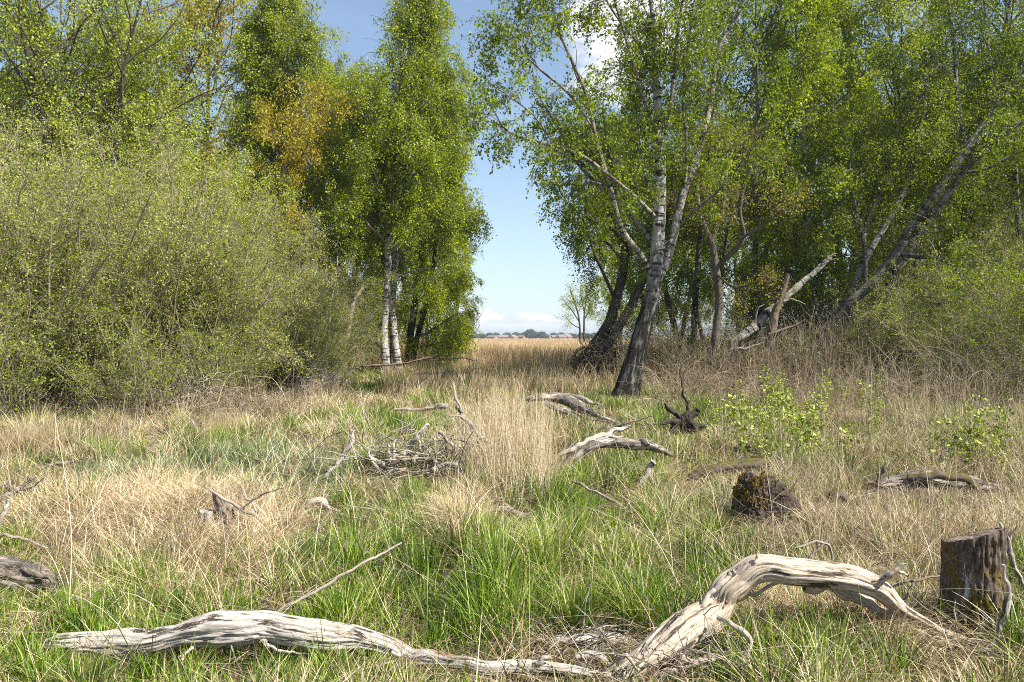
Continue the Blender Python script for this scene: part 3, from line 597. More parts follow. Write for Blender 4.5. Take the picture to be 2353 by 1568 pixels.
# scrub
sW = shrub_proto('willow_shrub', 5.0, 3.2, 84, n2=12, n3=7, nl=9, leaf=.038, rs=.026, tmin=.28, droop=.4)
sW2 = shrub_proto('willow_shrub', 4.2, 2.9, 74, n2=12, n3=7, nl=8, leaf=.036, droop=.4, tmin=.28, rs=.017)
sB = shrub_proto('thorn_shrub', 3.0, 2.3, 46, n2=11, n3=6, nl=2, leaf=.035, twigm='twig', leafm='leaf_willow', droop=.5, spread=1.5, rs=.012)
sG = shrub_proto('green_shrub', 3.8, 2.2, 40, n2=9, n3=6, nl=4, tmin=.22, leaf=.055, leafm='leaf_bush', rs=.014)
for i, (s, u, D, sc, lab) in enumerate([
    (sW, 150, 16.5, .96, 'grey green willow shrub with pale bent stems at the lower left'),
    (sW, 370, 18.5, 1.02, 'tallest rounded willow shrub in the middle of the left scrub'),
    (sW2, 560, 20.5, 1.0, 'willow shrub right of the tallest one, in front of the golden maple'),
    (sW2, 665, 22.5, .85, 'low willow shrub in front of the dark stemmed birches'),
    (sW2, 722, 27, .78, 'willow shrub nearest the white birch pair'),
    (sG, 30, 14.8, .85, 'yellow green shrub at the far left edge of the meadow'),
    (sW, -60, 17, 1.1, 'willow shrub cut off by the left edge of the picture'),
    (sG, 300, 15.2, .62, 'low green bush in front of the tallest rounded willow shrub'),
    (sG, 480, 17, .6, 'small green bush at the foot of the willow shrubs, right of the tallest'),
    (sG, 430, 19.5, 1.12, 'taller fresh green shrub poking out of the willow scrub'),
    (sW2, 880, 31, .42, 'small grey green shrub between the willow scrub and the white birches') if 0 else (sG, 250, 20, 1.3, 'highest fresh green shrub rising above the willow scrub on the left'),
    (sB, 640, 21, .62, 'dark leafless thorn tangle under the willow shrubs'),
    (sB, 520, 18.6, .5, 'low bare thorn tangle at the foot of the tallest willow'),
    (sG, 1050, 52, .5, 'low light green bush where the reeds meet the left wood'),
    (sG, 985, 44, .8, 'light green bush under the lowest birch of the left row'),
    (sG, 2210, 19.5, .76, 'yellow green willow bush in front of the leaning birches'),
    (sW2, 2090, 21.5, .72, 'thin grey green bush at the foot of the leaning birches'),
    (sG, 2350, 18, .74, 'bright green bush cut off by the right edge'),
    (sG, 2440, 19, 1.1, 'green bush just outside the right edge'),
    (sB, 1570, 23.5, .9, 'brown leafless thicket right behind the foot of the big birch'),
    (sB, 1700, 22.5, .8, 'brown leafless thicket under the small crooked tree'),
    (sB, 1830, 23.5, .95, 'brown leafless thicket behind the broken pale trunk'),
    (sB, 1980, 21, .75, 'brown leafless thicket at the base of the leaning birches'),
    (sB, 2130, 18.5, .6, 'low brown thicket in front of the yellow green bush'),
    (sB, 2290, 16.5, .55, 'low brown thicket near the right edge'),
    (sB, 1480, 29, .8, 'brown thicket behind the tangled root plate'),
    (sG, 1840, 28, 1.3, 'green bush behind the dead snag'),
    (sG, 1960, 27, 1.2, 'green bush behind the feet of the leaning birches'),
    (sW2, 2130, 25, 1.2, 'grey green bush between the two thickest leaning trunks'),
    (sG, 2270, 22, 1.2, 'green bush behind the yellow green willow bush'),
    (sG, 880, 42, 1.1, 'green bush deep behind the white birch pair'),
    (sW2, 720, 33, 1.1, 'grey green bush behind the low willow shrub'),
    (sG, 560, 28, 1.3, 'green bush under the golden maple'),
    (sW, 260, 22, 1.25, 'broad willow shrub rising behind the tallest one'),
    (sW, 20, 21, 1.3, 'broad willow shrub rising at the left behind the yellow green one'),
    (sW, 470, 24, 1.15, 'willow shrub rising behind, below the golden maple'),
    (sB, 1620, 28, 1.1, 'tall brown thicket deep under the right hand birches')]):
    put(s, u, D, sc, None, lab, 'shrub')

# lone trees out in the reeds
D7 = 88.
hero('young_birch', 'small twin stemmed tree standing alone in the reeds at the right of the gap', 'tree', [
    [(1334, 800, D7, 2.6), (1333, 770, D7, 2.4), (1330, 730, D7, 2), (1322, 700, D7, 1.6), (1310, 665, D7, 1)],
    [(1341, 800, D7, 2.6), (1342, 760, D7, 2.4), (1343, 720, D7, 2), (1347, 690, D7, 1.6), (1352, 655, D7, 1)],
    [(1331, 740, D7, 1.4), (1315, 715, D7, 1.2), (1298, 695, D7, .8)], [(1343, 735, D7, 1.3), (1358, 705, D7, 1), (1368, 680, D7, .7)],
    [(1333, 755, D7, 1.2), (1315, 745, D7, 1), (1300, 728, D7, .7)], [(1342, 715, D7, 1.2), (1335, 680, D7, 1), (1335, 650, D7, .7)],
], 'bark_dark', 'leaf_olive', trunk_n=2, shoots=9, shlen=(.7, 1.4), leaf=.11, t0=.3, droop=.2, crown=dict(n2=5, n3=3, nl=3, L2=.5, twig=.5, droop=.4, jit=.15))
def bare_tree():
    D = 105; root = empty('bare_tree', (float(W(1068, 0, D)[0]), D, 0)); gt = Geo(); gb = Geo()
    P = grow(np.array([[0, 0, 0.]]*3)+rng.normal(0, .15, (3, 3))*[1, 1, 0], np.array([[.15, 0, 1], [-.25, .1, 1], [.35, -.1, 1.]]), [4.2, 3.8, 4], 9, -.1, .08)
    tubes(gt, P, np.linspace(1, .3, 9)[None]*np.full((3, 1), .09), 6, 0, .5)
    i = np.repeat(np.arange(3), 10); S, T = along(P, i, rng.uniform(.25, 1, 30)); Q = grow(S, T+rng.normal(0, .5, S.shape), rng.uniform(1, 2.2, 30), 7, -.1, .12)
    tubes(gb, Q, np.linspace(1, .4, 7)[None]*np.full((30, 1), .035), 4, 0, .5)
    i = np.repeat(np.arange(30), 7); S, T = along(Q, i, rng.uniform(.2, 1, 210)); q = grow(S, T+rng.normal(0, .5, S.shape), rng.uniform(.4, 1.1, 210), 5, -.1, .12)
    tubes(gb, q, np.linspace(1, .5, 5)[None]*np.full((210, 1), .018), 3, 0, .5)
    gt.build('trunk', M['bark'], root); gb.build('crown', M['twig'], root); tag(root, 'leafless grey tree out in the reeds just right of the left wood', 'tree')
bare_tree()

# broken pale trunk and its snag
def disp_wood(amp=.10, groove=.10, seed=0, kx=1.):
    def f(s, th, r):
        p = np.stack([s*1.8*kx+seed, np.cos(th)*.9, np.sin(th)*.9], -1); q = np.stack([s*1.3*kx+seed*2, np.cos(th+s*.5)*5, np.sin(th+s*.5)*5], -1)
        h = np.stack([s*2.6*kx+seed, np.cos(th+s*.5)*11, np.sin(th+s*.5)*11], -1)
        o = 1+amp*fbm(p, 3, 11)-groove*np.clip(.35-np.abs(fbm(q, 2, 4)), 0, 1)*2+groove*.8*fbm(h, 3, 21)-groove*np.clip(.12-np.abs(fbm(np.stack([s*1.0*kx+seed*3, np.cos(th+s*.4)*7, np.sin(th+s*.4)*7], -1), 2, 41)), 0, 1)*9
        return o
    return f
def dead(name, label, cat, stem, branches=(), mat='wood', n=120, k=28, group=None, amp=.12, groove=.15, bmat=None, part='branch', cap=True):
    a = np.array([[*W(u, v, D)] for u, v, D, r in stem]); base = a[np.argmin(a[:, 2])].copy(); base[2] = float(gz(base[0], base[1]))
    g = Geo(); limb(g, stem, n, k, disp=disp_wood(amp, groove, seed=len(label)), seed=len(label), cap=cap, wob=.7)
    if not branches: o = g.build(name, M[mat], None, origin=base); return tag(o, label, cat, group)
    root = empty(name, base); g.v = [v-base for v in g.v]; g.build('stem', M[mat], root)
    for i, b in enumerate(branches):
        h = Geo(); limb(h, b, max(14, n//4), max(6, k//3), disp=disp_wood(amp*.7, groove*.6, seed=i+5, kx=1.6), seed=i+len(label), cap=True, wob=.9); h.v = [v-base for v in h.v]; h.build(part, M[bmat or mat], root)
    return tag(root, label, cat, group)
dead('leaning_dead_tree', 'pale broken birch trunk leaning to the right over the thicket', 'dead tree',
     [(1662, 830, 21.5, 8), (1680, 800, 21.5, 10), (1712, 768, 21.5, 12), (1752, 733, 21.6, 12), (1800, 690, 21.8, 9), (1856, 640, 22, 7), (1895, 604, 22.1, 5.5), (1908, 592, 22.2, 3.5)], [[(1890, 610, 22, 3), (1908, 590, 22, 2.4), (1924, 582, 22, .8)], [(1895, 606, 22.1, 3), (1905, 600, 22.1, 2), (1922, 594, 22.1, .6)], [(1800, 692, 21.7, 3), (1830, 690, 21.6, 2), (1850, 700, 21.5, 1)], [(1735, 745, 21.5, 3), (1740, 715, 21.4, 2), (1755, 700, 21.4, 1)], [(1690, 800, 21.4, 4), (1720, 800, 21.3, 3), (1760, 785, 21.2, 1.5)]], 'birch_snag', 70, 14, amp=.25, groove=.25, bmat='stick')
dead('snag', 'short dead snag standing across the pale leaning broken trunk', 'dead tree',
     [(1768, 800, 21.3, 11), (1778, 740, 21.3, 10), (1792, 690, 21.3, 9), (1810, 628, 21.3, 6)], [[(1768, 770, 21.2, 4), (1800, 760, 21.1, 4), (1850, 735, 21, 2)]], 'stick_dark', 60, 14)
dead('leaning_dead_tree', 'thin pinkish dead trunk leaning among the birches left of the white pair', 'dead tree',
     [(785, 812, 31, 5), (800, 760, 31, 6), (812, 700, 31, 5), (833, 660, 31, 4)], [[(805, 750, 31, 2), (830, 735, 31, 1.5), (850, 720, 31, 1)]], 'stick', 40, 10)
dead('dead_sapling', 'slender pale dead sapling above the willow scrub, left of the white birches', 'dead tree',
     [(757, 745, 26, 1.6), (762, 690, 26, 1.5), (772, 640, 26, 1.3), (776, 590, 26, .9)], [[(766, 665, 26, 1), (752, 640, 26, .8), (750, 610, 26, .5)]], 'stick', 20, 6)
# ------------------------------------------------------------------ dead wood on the meadow
PROT = []
def protect(rows, k=.9, pad=.25):
    a = np.array([(u, v+r*pad, D) for u, v, D, r in rows], float)
    s = np.argsort(a[:, 0]); a = a[s]; PROT.append((a[:, 0], a[:, 1], a[:, 2].max(), a[:, 2].min(), k, np.median([r for _, _, _, r in rows])))
def dw(name, label, cat, stem, branches=(), k=.96, sides=20, **kw):
    protect(stem, k)
    for b in branches:
        if b[0][2] < 12: protect(b, k*.8)
    return dead(name, label, cat, stem, branches, k=sides, **kw)
protect([(1390, 905, 19.4, 1), (1475, 905, 19.4, 1)], .97); protect([(1330, 850, 26.5, 1), (1400, 850, 26.5, 1)], .85)
A = 3.95
dw('fallen_log', 'long bleached driftwood-like log lying across the bottom left grass', 'log',
   [(105, 1475, A+.05, 20), (150, 1482, A, 33), (215, 1488, A, 38), (290, 1486, A, 38), (350, 1483, A, 35), (410, 1470, A, 34), (470, 1455, A, 37), (530, 1449, A, 39), (600, 1448, A, 37), (660, 1456, A, 35), (730, 1466, A, 35), (800, 1473, A, 32), (870, 1485, A-.02, 26), (930, 1500, A-.07, 24), (980, 1514, A-.13, 22), (1035, 1532, A-.2, 18), (1080, 1545, A-.24, 18), (1150, 1549, A-.25, 17), (1250, 1549, A-.25, 17), (1340, 1550, A-.25, 16), (1400, 1552, A-.25, 12)],
   [[(330, 1462, A-.02, 5), (352, 1452, A-.03, 4), (372, 1443, A-.03, 2)], [(440, 1490, A-.08, 4), (420, 1510, A-.12, 3.5), (415, 1535, A-.15, 2.5), (400, 1552, A-.17, 1.5)],
    [(600, 1470, A-.08, 5), (620, 1490, A-.11, 4), (660, 1500, A-.13, 3), (720, 1505, A-.14, 1.5)], [(560, 1420, A-.05, 2.5), (545, 1450, A-.09, 2.5), (520, 1480, A-.1, 2)],
    [(900, 1500, A-.08, 5), (940, 1512, A-.12, 4), (985, 1540, A-.18, 2)], [(1205, 1545, A-.25, 7), (1225, 1532, A-.26, 6), (1245, 1518, A-.27, 5.5), (1264, 1511, A-.27, 4)]], k=.86, n=420, sides=72)

B = 4.05
dw('arched_log', 'thick bleached branch arching over the grass at the bottom right', 'log',
   [(1385, 1590, B-.35, 24), (1440, 1552, B-.3, 36), (1500, 1516, B-.25, 46), (1560, 1470, B-.18, 52), (1610, 1430, B-.1, 50), (1652, 1388, B, 44), (1678, 1346, B, 40), (1710, 1318, B, 36), (1760, 1306, B, 36), (1830, 1312, B, 37), (1900, 1322, B, 34), (1960, 1338, B+.01, 30), (2010, 1358, B+.02, 25), (2060, 1390, B+.03, 18), (2100, 1418, B+.03, 13), (2150, 1446, B+.02, 9.5), (2200, 1466, B, 7.5), (2250, 1490, B-.05, 6), (2290, 1510, B-.1, 4)],
   [[(1850, 1335, B+.05, 20), (1920, 1352, B+.08, 18), (1990, 1378, B+.08, 15), (2050, 1416, B+.07, 12), (2110, 1454, B+.02, 9), (2170, 1482, B-.04, 7), (2235, 1506, B-.1, 4)],
    [(1985, 1345, B, 14), (2020, 1330, B-.04, 11), (2048, 1316, B-.07, 8), (2070, 1302, B-.09, 4), (2085, 1296, B-.1, 2)],
    [(2045, 1318, B-.06, 5), (2070, 1316, B-.05, 4), (2088, 1322, B-.04, 2)],
    [(1645, 1415, B-.22, 6), (1680, 1432, B-.32, 7), (1710, 1450, B-.38, 8), (1728, 1475, B-.4, 9), (1722, 1500, B-.41, 8.5), (1700, 1525, B-.42, 8), (1668, 1550, B-.43, 7), (1650, 1575, B-.43, 5)],
    [(1715, 1310, B-.02, 5), (1736, 1292, B-.03, 4), (1742, 1270, B-.03, 1.5)],
    [(1690, 1310, B-.05, 6), (1660, 1345, B-.07, 6), (1610, 1395, B-.1, 6), (1570, 1430, B-.12, 3)],
    [(1700, 1385, B+.05, 6), (1760, 1352, B+.1, 5), (1800, 1330, B+.12, 3)],
    [(1560, 1510, B-.3, 10), (1610, 1520, B-.33, 8), (1660, 1500, B-.33, 5), (1720, 1490, B-.32, 3)],
    [(1480, 1560, B-.35, 6), (1560, 1540, B-.38, 6), (1640, 1515, B-.38, 4)],
    [(1400, 1540, B-.35, 6), (1440, 1510, B-.38, 5), (1465, 1545, B-.4, 3)]], k=.9, mat='wood_warm', n=420, sides=72, amp=.12)
dw('antler_branch', 'thin white branch curving up in front of the mossy stump', 'branch',
   [(2140, 1535, 3.98, 5), (2200, 1528, 3.98, 7), (2250, 1512, 3.97, 8), (2285, 1478, 3.97, 8), (2306, 1430, 3.97, 7.5), (2316, 1375, 3.97, 7), (2314, 1330, 3.97, 5), (2309, 1300, 3.97, 4)], [], mat='wood', n=80, sides=14)
dw('forked_branch', 'forked white branch standing up at the right edge of the picture', 'branch',
   [(2375, 1390, 4.3, 6.5), (2350, 1335, 4.3, 6.5), (2330, 1290, 4.3, 6), (2316, 1245, 4.3, 5), (2299, 1203, 4.3, 3)], [[(2318, 1240, 4.3, 4), (2330, 1222, 4.28, 3), (2342, 1208, 4.26, 1.5)]], mat='wood', n=60, sides=12)
dw('short_log', 'short pale round log end lying in the grass between the two big logs', 'log',
   [(1268, 1479, 4.15, 11), (1300, 1474, 4.15, 12), (1345, 1470, 4.15, 12), (1400, 1468, 4.16, 13), (1440, 1474, 4.18, 9), (1460, 1480, 4.2, 4)],
   [[(1400, 1470, 4.15, 7), (1375, 1450, 4.2, 6), (1345, 1443, 4.25, 3)], [(1430, 1476, 4.12, 6), (1375, 1490, 4.1, 6), (1345, 1505, 4.08, 4)], [(1330, 1520, 3.85, 10), (1360, 1515, 3.85, 12), (1395, 1522, 3.85, 10), (1415, 1532, 3.85, 5)]], n=80, sides=20)
dw('fallen_log', 'barky grey log end coming in from the left edge', 'log',
   [(-90, 1318, 4.9, 36), (-20, 1325, 4.9, 38), (40, 1332, 4.9, 36), (85, 1338, 4.9, 30), (120, 1345, 4.9, 20)], [[(60, 1318, 4.85, 10), (95, 1328, 4.82, 7), (128, 1342, 4.8, 4)]], mat='wood_bark', n=120, sides=40, amp=.2, groove=.2)
dw('long_stick', 'long thin stick rising to the right above the bottom left log', 'stick',
   [(600, 1432, 4.35, 3), (640, 1405, 4.4, 3.8), (720, 1362, 4.5, 4), (820, 1303, 4.6, 3.6), (880, 1272, 4.7, 3), (922, 1249, 4.75, 2)], [], mat='stick', n=50, sides=8)
dw('bent_stick', 'dark bent stick in the grass in the middle, below the arched grey branch', 'stick',
   [(1318, 1106, 8.0, 3), (1350, 1122, 7.8, 3.5), (1400, 1148, 7.5, 3.5), (1432, 1165, 7.3, 3.5), (1452, 1190, 7.1, 3), (1460, 1205, 7.05, 2)], [], mat='stick', n=50, sides=8)
dw('mossy_stick', 'grey broken branch on mossy wood beside the pale tuft in the middle', 'branch',
   [(1128, 1140, 7.1, 5), (1160, 1160, 7.05, 6), (1190, 1180, 7.0, 5), (1215, 1187, 7.0, 3)], [[(1105, 1168, 7.0, 4), (1140, 1175, 7.0, 9), (1175, 1176, 7.0, 11), (1205, 1186, 6.95, 5)]], mat='stick', n=50, sides=12)
dw('grey_branch', 'grey forked branch leaning in the tall dry stalks, ending pale to the right', 'branch',
   [(1048, 935, 10.6, 4), (1062, 955, 10.5, 5), (1085, 980, 10.3, 6), (1105, 1005, 10.1, 5.5), (1130, 1020, 10, 5), (1150, 1029, 9.9, 5)],
   [[(1060, 950, 10.5, 4), (1044, 900, 10.6, 3), (1042, 868, 10.7, 1.5)], [(1070, 965, 10.4, 3), (1050, 955, 10.3, 2.5), (1035, 958, 10.2, 2)], [(1075, 970, 10.4, 4), (1082, 1000, 10.2, 3.5), (1100, 1020, 10.1, 2.5)]], mat='stick', n=50, sides=12)
dw('white_stick', 'pale curved stick standing left of the brushwood heap', 'stick',
   [(752, 1092, 9.2, 5), (775, 1065, 9.25, 6), (796, 1042, 9.3, 6.5), (806, 1015, 9.3, 6), (810, 992, 9.3, 5)], [], mat='wood', n=40, sides=12)
# brushwood heap
def heap():
    D = 9.0; c = W(965, 1085, D); c[2] = float(gz(c[0], c[1])); root = empty('brushwood_heap', c)
    rows = [
        [(985, 974, D, 2), (968, 982, D, 4), (945, 1010, D, 4.5), (925, 1045, D, 5), (905, 1085, D, 5), (898, 1105, D, 4)],
        [(845, 1048, D, 5), (880, 1070, D, 5.5), (910, 1092, D, 6.5), (950, 1105, D, 7), (975, 1112, D, 6)],
        [(850, 1112, D-.2, 4), (880, 1098, D-.2, 4.5), (915, 1085, D-.2, 4), (935, 1078, D-.2, 2)],
        [(985, 1108, D-.2, 5), (1010, 1112, D-.2, 4.5), (1040, 1122, D-.2, 4)],
        [(992, 1078, D-.2, 7), (1004, 1095, D-.2, 6), (1010, 1110, D-.2, 4)],
        [(1008, 988, D+.2, 3), (1030, 1015, D+.2, 3.5), (1050, 1030, D+.2, 3)],
        [(905, 1090, D, 3.5), (900, 1060, D, 3), (890, 1020, D, 2)], [(900, 1085, D, 3), (905, 1050, D, 3), (910, 1010, D+.1, 2)],
        [(1045, 1068, D-.1, 9), (1060, 1085, D-.1, 8), (1068, 1098, D-.1, 5)], [(860, 1095, D, 3), (900, 1088, D, 3), (940, 1092, D, 2.5)], [(930, 1100, D, 4), (945, 1060, D, 3.5), (965, 1030, D, 2.5), (960, 1005, D, 1.5)], [(1010, 1100, D+.1, 3.5), (1000, 1060, D+.1, 3), (985, 1035, D+.1, 2), (990, 1020, D+.1, 1)], [(960, 1100, D-.1, 4), (1010, 1075, D-.1, 4), (1060, 1060, D-.1, 3), (1085, 1040, D-.1, 1.5)], [(870, 1075, D, 2.5), (850, 1050, D, 2), (845, 1025, D, 1)]]
    for i, r_ in enumerate(rows):
        g = Geo(); limb(g, [(a, b_, c_, d_*1.3) for a, b_, c_, d_ in r_], 40, 10, disp=disp_wood(.1, .1, i), seed=i, cap=True, wob=1.2); g.v = [v-c for v in g.v]; g.build('stick', M['wood'], root)
    g = Geo(); n = 330
    S = c+np.array([.08, .2, .12])+rng.normal(0, 1, (n, 3))*np.array([.42, .25, .10]); d = nrm(rng.normal(0, 1, (n, 3))*np.array([1, .6, .45]))
    P = grow(S, d, rng.uniform(.15, .85, n), 6, .1, .16); P[..., 2] = np.maximum(P[..., 2], c[2]+.03)
    tubes(g, P, np.linspace(1, .5, 6)[None]*(rng.uniform(.003, .009, n))[:, None], 5, 0, .5); g.v = [v-c for v in g.v]
    tag(g.build('twigs', M['stick'], root), kind='stuff')
    tag(root, 'tangled heap of grey brushwood and twigs in the middle of the meadow', 'brushwood'); protect([(840, 1090, D, 6), (1060, 1090, D, 6)], .9)
heap()
J = 9.9
dw('arched_branch', 'arched grey branch with pale knobbly end in the middle of the right side meadow', 'branch',
   [(1275, 1085, J, 8), (1300, 1062, J, 10), (1335, 1038, J, 11), (1365, 1024, J, 10), (1400, 1018, J, 11), (1440, 1018, J, 12), (1480, 1022, J, 12), (1510, 1030, J, 11), (1545, 1047, J, 5)],
   [[(1462, 1020, J, 8), (1478, 1012, J-.05, 8), (1485, 1020, J-.1, 6)]], mat='wood_bark', n=120, sides=20, amp=.22)
dw('pale_branch', 'pale split branch lying behind the arched grey one', 'branch',
   [(1278, 1050, J+.7, 4), (1320, 1030, J+.7, 6), (1360, 1010, J+.8, 8), (1400, 1000, J+.9, 9), (1430, 985, J+1, 6), (1450, 978, J+1, 3)],
   [[(1300, 1058, J+.5, 4), (1345, 1030, J+.5, 6), (1390, 1008, J+.6, 6), (1430, 1003, J+.6, 3)]], mat='wood', n=90, sides=16)
K1 = 15.
dw('fallen_tree', 'dark old fallen trunk with two limbs lying left of the big forked birch', 'log',
   [(1205, 918, K1, 5), (1245, 912, K1, 12), (1290, 918, K1, 14), (1330, 935, K1-.2, 13), (1370, 955, K1-.5, 9), (1405, 970, K1-.8, 7), (1440, 985, K1-1, 4)],
   [[(1240, 910, K1+.1, 7), (1290, 908, K1+.1, 8), (1340, 918, K1+.1, 7), (1375, 930, K1+.1, 4)], [(1255, 925, K1-.1, 9), (1285, 940, K1-.2, 9), (1310, 950, K1-.3, 6)],
    [(1315, 945, K1-1, 2), (1340, 960, K1-1.4, 3), (1400, 972, K1-1.6, 2)], [(1300, 980, K1-2, 2.5), (1370, 985, K1-2.2, 3), (1430, 975, K1-2.2, 3), (1500, 955, K1-2.2, 1.5)]], mat='wood_bark', n=110, sides=20, amp=.25, groove=.2)
# charred stump
dw('mossy_log', 'dark mossy log end lying behind the mossy hump', 'log',
   [(1588, 1118, 9.0, 9), (1602, 1094, 9.0, 17), (1640, 1080, 9.0, 18), (1690, 1074, 9.1, 17), (1740, 1068, 9.2, 16), (1775, 1060, 9.3, 8)], [], mat='log_moss', n=90, sides=26, amp=.2, groove=.2)
dw('dark_root', 'small dark root with a pale splinter under the leafy green stalks', 'root',
   [(1690, 1032, 10.5, 7), (1712, 1028, 10.5, 11), (1735, 1036, 10.5, 10), (1752, 1040, 10.5, 5)], [[(1706, 1030, 10.45, 6), (1705, 1016, 10.45, 5), (1700, 1008, 10.45, 1.5)]], mat='wood_bark', n=40, sides=14, amp=.3)
dw('fallen_tree', 'bleached mossy old trunk lying in the dry stalks at the right', 'log',
   [(1990, 1120, 8.3, 10), (2030, 1118, 8.3, 20), (2090, 1112, 8.3, 24), (2150, 1110, 8.3, 24), (2210, 1112, 8.35, 20), (2255, 1122, 8.4, 16), (2300, 1118, 8.5, 8)],
   [[(2090, 1100, 8.2, 8), (2150, 1096, 8.15, 10), (2210, 1105, 8.15, 10), (2260, 1130, 8.15, 8)], [(2020, 1110, 8.2, 8), (2028, 1085, 8.2, 6), (2036, 1065, 8.2, 2)]], mat='wood_bark', n=110, sides=26, amp=.25, groove=.2, bmat='bark_moss')
dw('hollow_root', 'small dark hollow root left of the bleached mossy old trunk', 'root',
   [(1912, 1165, 7.4, 10), (1915, 1145, 7.4, 12), (1925, 1132, 7.4, 11), (1940, 1138, 7.4, 8), (1950, 1160, 7.4, 6)], [], mat='bark_moss', n=50, sides=16, amp=.3)
dw('pale_stub', 'short pale broken stub sticking up below the arched grey branch', 'branch',
   [(1468, 1122, 8.7, 11), (1480, 1102, 8.7, 10), (1492, 1080, 8.7, 9), (1504, 1066, 8.7, 8)], [], mat='wood', n=30, sides=16, amp=.2)
dw('fallen_log', 'half buried log lying in the grass far behind the brushwood heap', 'log',
   [(905, 940, 16.8, 4), (950, 941, 16.8, 5), (1000, 937, 16.8, 6), (1030, 934, 16.8, 7)], [], mat='stick', n=50, sides=12, amp=.2)
dw('fallen_branch', 'spindly fallen branch lying in front of the white birch pair', 'branch',
   [(812, 866, 28, 3), (815, 850, 28, 3.5), (830, 842, 28, 3.5), (870, 839, 28, 3), (930, 836, 28, 2.6), (975, 825, 28, 2.4), (1005, 816, 28, 1.6)],
   [[(990, 822, 28, 2), (1030, 824, 28, 1.6), (1065, 824, 28, 1.3), (1095, 830, 28, .8)], [(820, 845, 28, 2), (825, 820, 28, 1.5), (832, 800, 28, 1)], [(1000, 822, 28, 1.3), (1015, 845, 28, 1.2), (1022, 862, 28, .8)], [(960, 858, 27.5, 2), (1040, 856, 27.5, 3), (1100, 855, 27.5, 2.4), (1150, 845, 27.5, 1.2)]], mat='stick_dark', n=60, sides=8)
# left side
dw('broken_stub', 'pale peeling stub standing in the straw hummock on the left', 'stump',
   [(478, 1262, 6.3, 20), (474, 1230, 6.3, 21), (473, 1200, 6.3, 20), (474, 1172, 6.3, 16)], [], mat='wood', n=50, sides=24, amp=.25, groove=.25)
dw('splintered_stump', 'splintered brown stump with pale twisted branch in the straw hummock', 'stump',
   [(525, 1270, 6.35, 34), (522, 1225, 6.35, 33), (514, 1185, 6.35, 27), (502, 1155, 6.35, 16), (488, 1128, 6.35, 3)],
   [[(482, 1128, 6.3, 2.5), (515, 1148, 6.25, 4), (550, 1170, 6.2, 4.5), (580, 1180, 6.15, 4.5), (602, 1202, 6.1, 2.5)], [(552, 1172, 6.2, 3), (600, 1138, 6.15, 2.5), (650, 1122, 6.1, 1.2)], [(558, 1122, 6.3, 3), (572, 1150, 6.25, 3.5), (590, 1180, 6.2, 2.5)], [(498, 1140, 6.3, 3), (480, 1125, 6.3, 2), (470, 1118, 6.3, 1)]], mat='stick_dark', bmat='stick', n=50, sides=24, amp=.3, groove=.3)
dw('dark_branch', 'dark hooked branch poking up in front of the willow scrub on the left', 'branch',
   [(345, 1030, 13.2, 5), (360, 1018, 13.2, 6), (378, 1006, 13.2, 6), (384, 995, 13.2, 6), (382, 985, 13.2, 4)], [[(372, 1008, 13.2, 5), (368, 1000, 13.2, 4), (362, 990, 13.2, 3)]], mat='bark_dark', n=30, sides=10, amp=.3)
dw('white_stub', 'small white stub standing in dry grass at the edge of the willow scrub', 'stump',
   [(454, 1006, 14, 4.5), (452, 990, 14, 4.5), (449, 976, 14, 4), (445, 966, 14, 2.5)], [], mat='wood', n=20, sides=10)
dw('wood_chunk', 'small pale lump of wood in the grass right of the willow scrub', 'wood chunk',
   [(675, 1010, 12.8, 6), (682, 1006, 12.8, 9), (690, 1008, 12.8, 9), (696, 1012, 12.8, 5)], [], mat='wood', n=20, sides=14)
dw('rotten_stump', 'low orange brown rotten stump right of the straw hummock', 'stump',
   [(695, 1178, 7.4, 8), (715, 1158, 7.4, 12), (738, 1160, 7.4, 12), (752, 1178, 7.4, 7)], [[(740, 1160, 7.35, 5), (756, 1175, 7.3, 4), (765, 1195, 7.25, 2)]], mat='wood_warm', n=40, sides=16, amp=.3)
dw('grey_branch', 'bleached forked branch entering from the left edge above the straw', 'branch',
   [(-60, 1190, 7.6, 7), (0, 1150, 7.6, 8), (40, 1128, 7.6, 7), (60, 1112, 7.6, 4), (85, 1095, 7.6, 2)], [[(10, 1145, 7.6, 4), (22, 1115, 7.6, 3.5), (20, 1078, 7.6, 2)], [(35, 1130, 7.6, 3), (70, 1122, 7.5, 2.5), (100, 1098, 7.4, 1.5)]], mat='stick', n=50, sides=12)
dw('thin_branch', 'thin bare branch curving in at the left edge above the barky log', 'branch',
   [(-40, 1228, 5.6, 3), (10, 1231, 5.6, 3.6), (60, 1243, 5.6, 3.4), (110, 1262, 5.6, 2.4)], [], mat='stick', n=30, sides=8)
dw('leaning_stick', 'pale stick leaning at the left edge under the forked bleached branch', 'stick',
   [(-8, 1215, 6.2, 5), (8, 1180, 6.2, 5), (20, 1150, 6.2, 4)], [], mat='wood', n=20, sides=8)
dw('fallen_stick', 'slanting pale stick lying in straw under the willow scrub on the left', 'stick',
   [(85, 1080, 10, 3), (120, 1070, 10, 4), (160, 1062, 10, 4), (200, 1052, 10, 2)], [], mat='stick', n=30, sides=8)
dw('twig_pair', 'two crossing white twigs in the grass above the arched log', 'twig',
   [(1855, 1290, 4.9, 2.5), (1880, 1262, 4.9, 3), (1905, 1240, 4.9, 2.5), (1925, 1222, 4.9, 1.5)], [[(1830, 1258, 4.9, 2.5), (1880, 1248, 4.9, 3.5), (1908, 1256, 4.9, 3.5), (1913, 1285, 4.9, 3)], [(2050, 1345, 4.6, 3), (2105, 1335, 4.6, 3.5), (2165, 1322, 4.6, 2)]], mat='stick', n=30, sides=8)

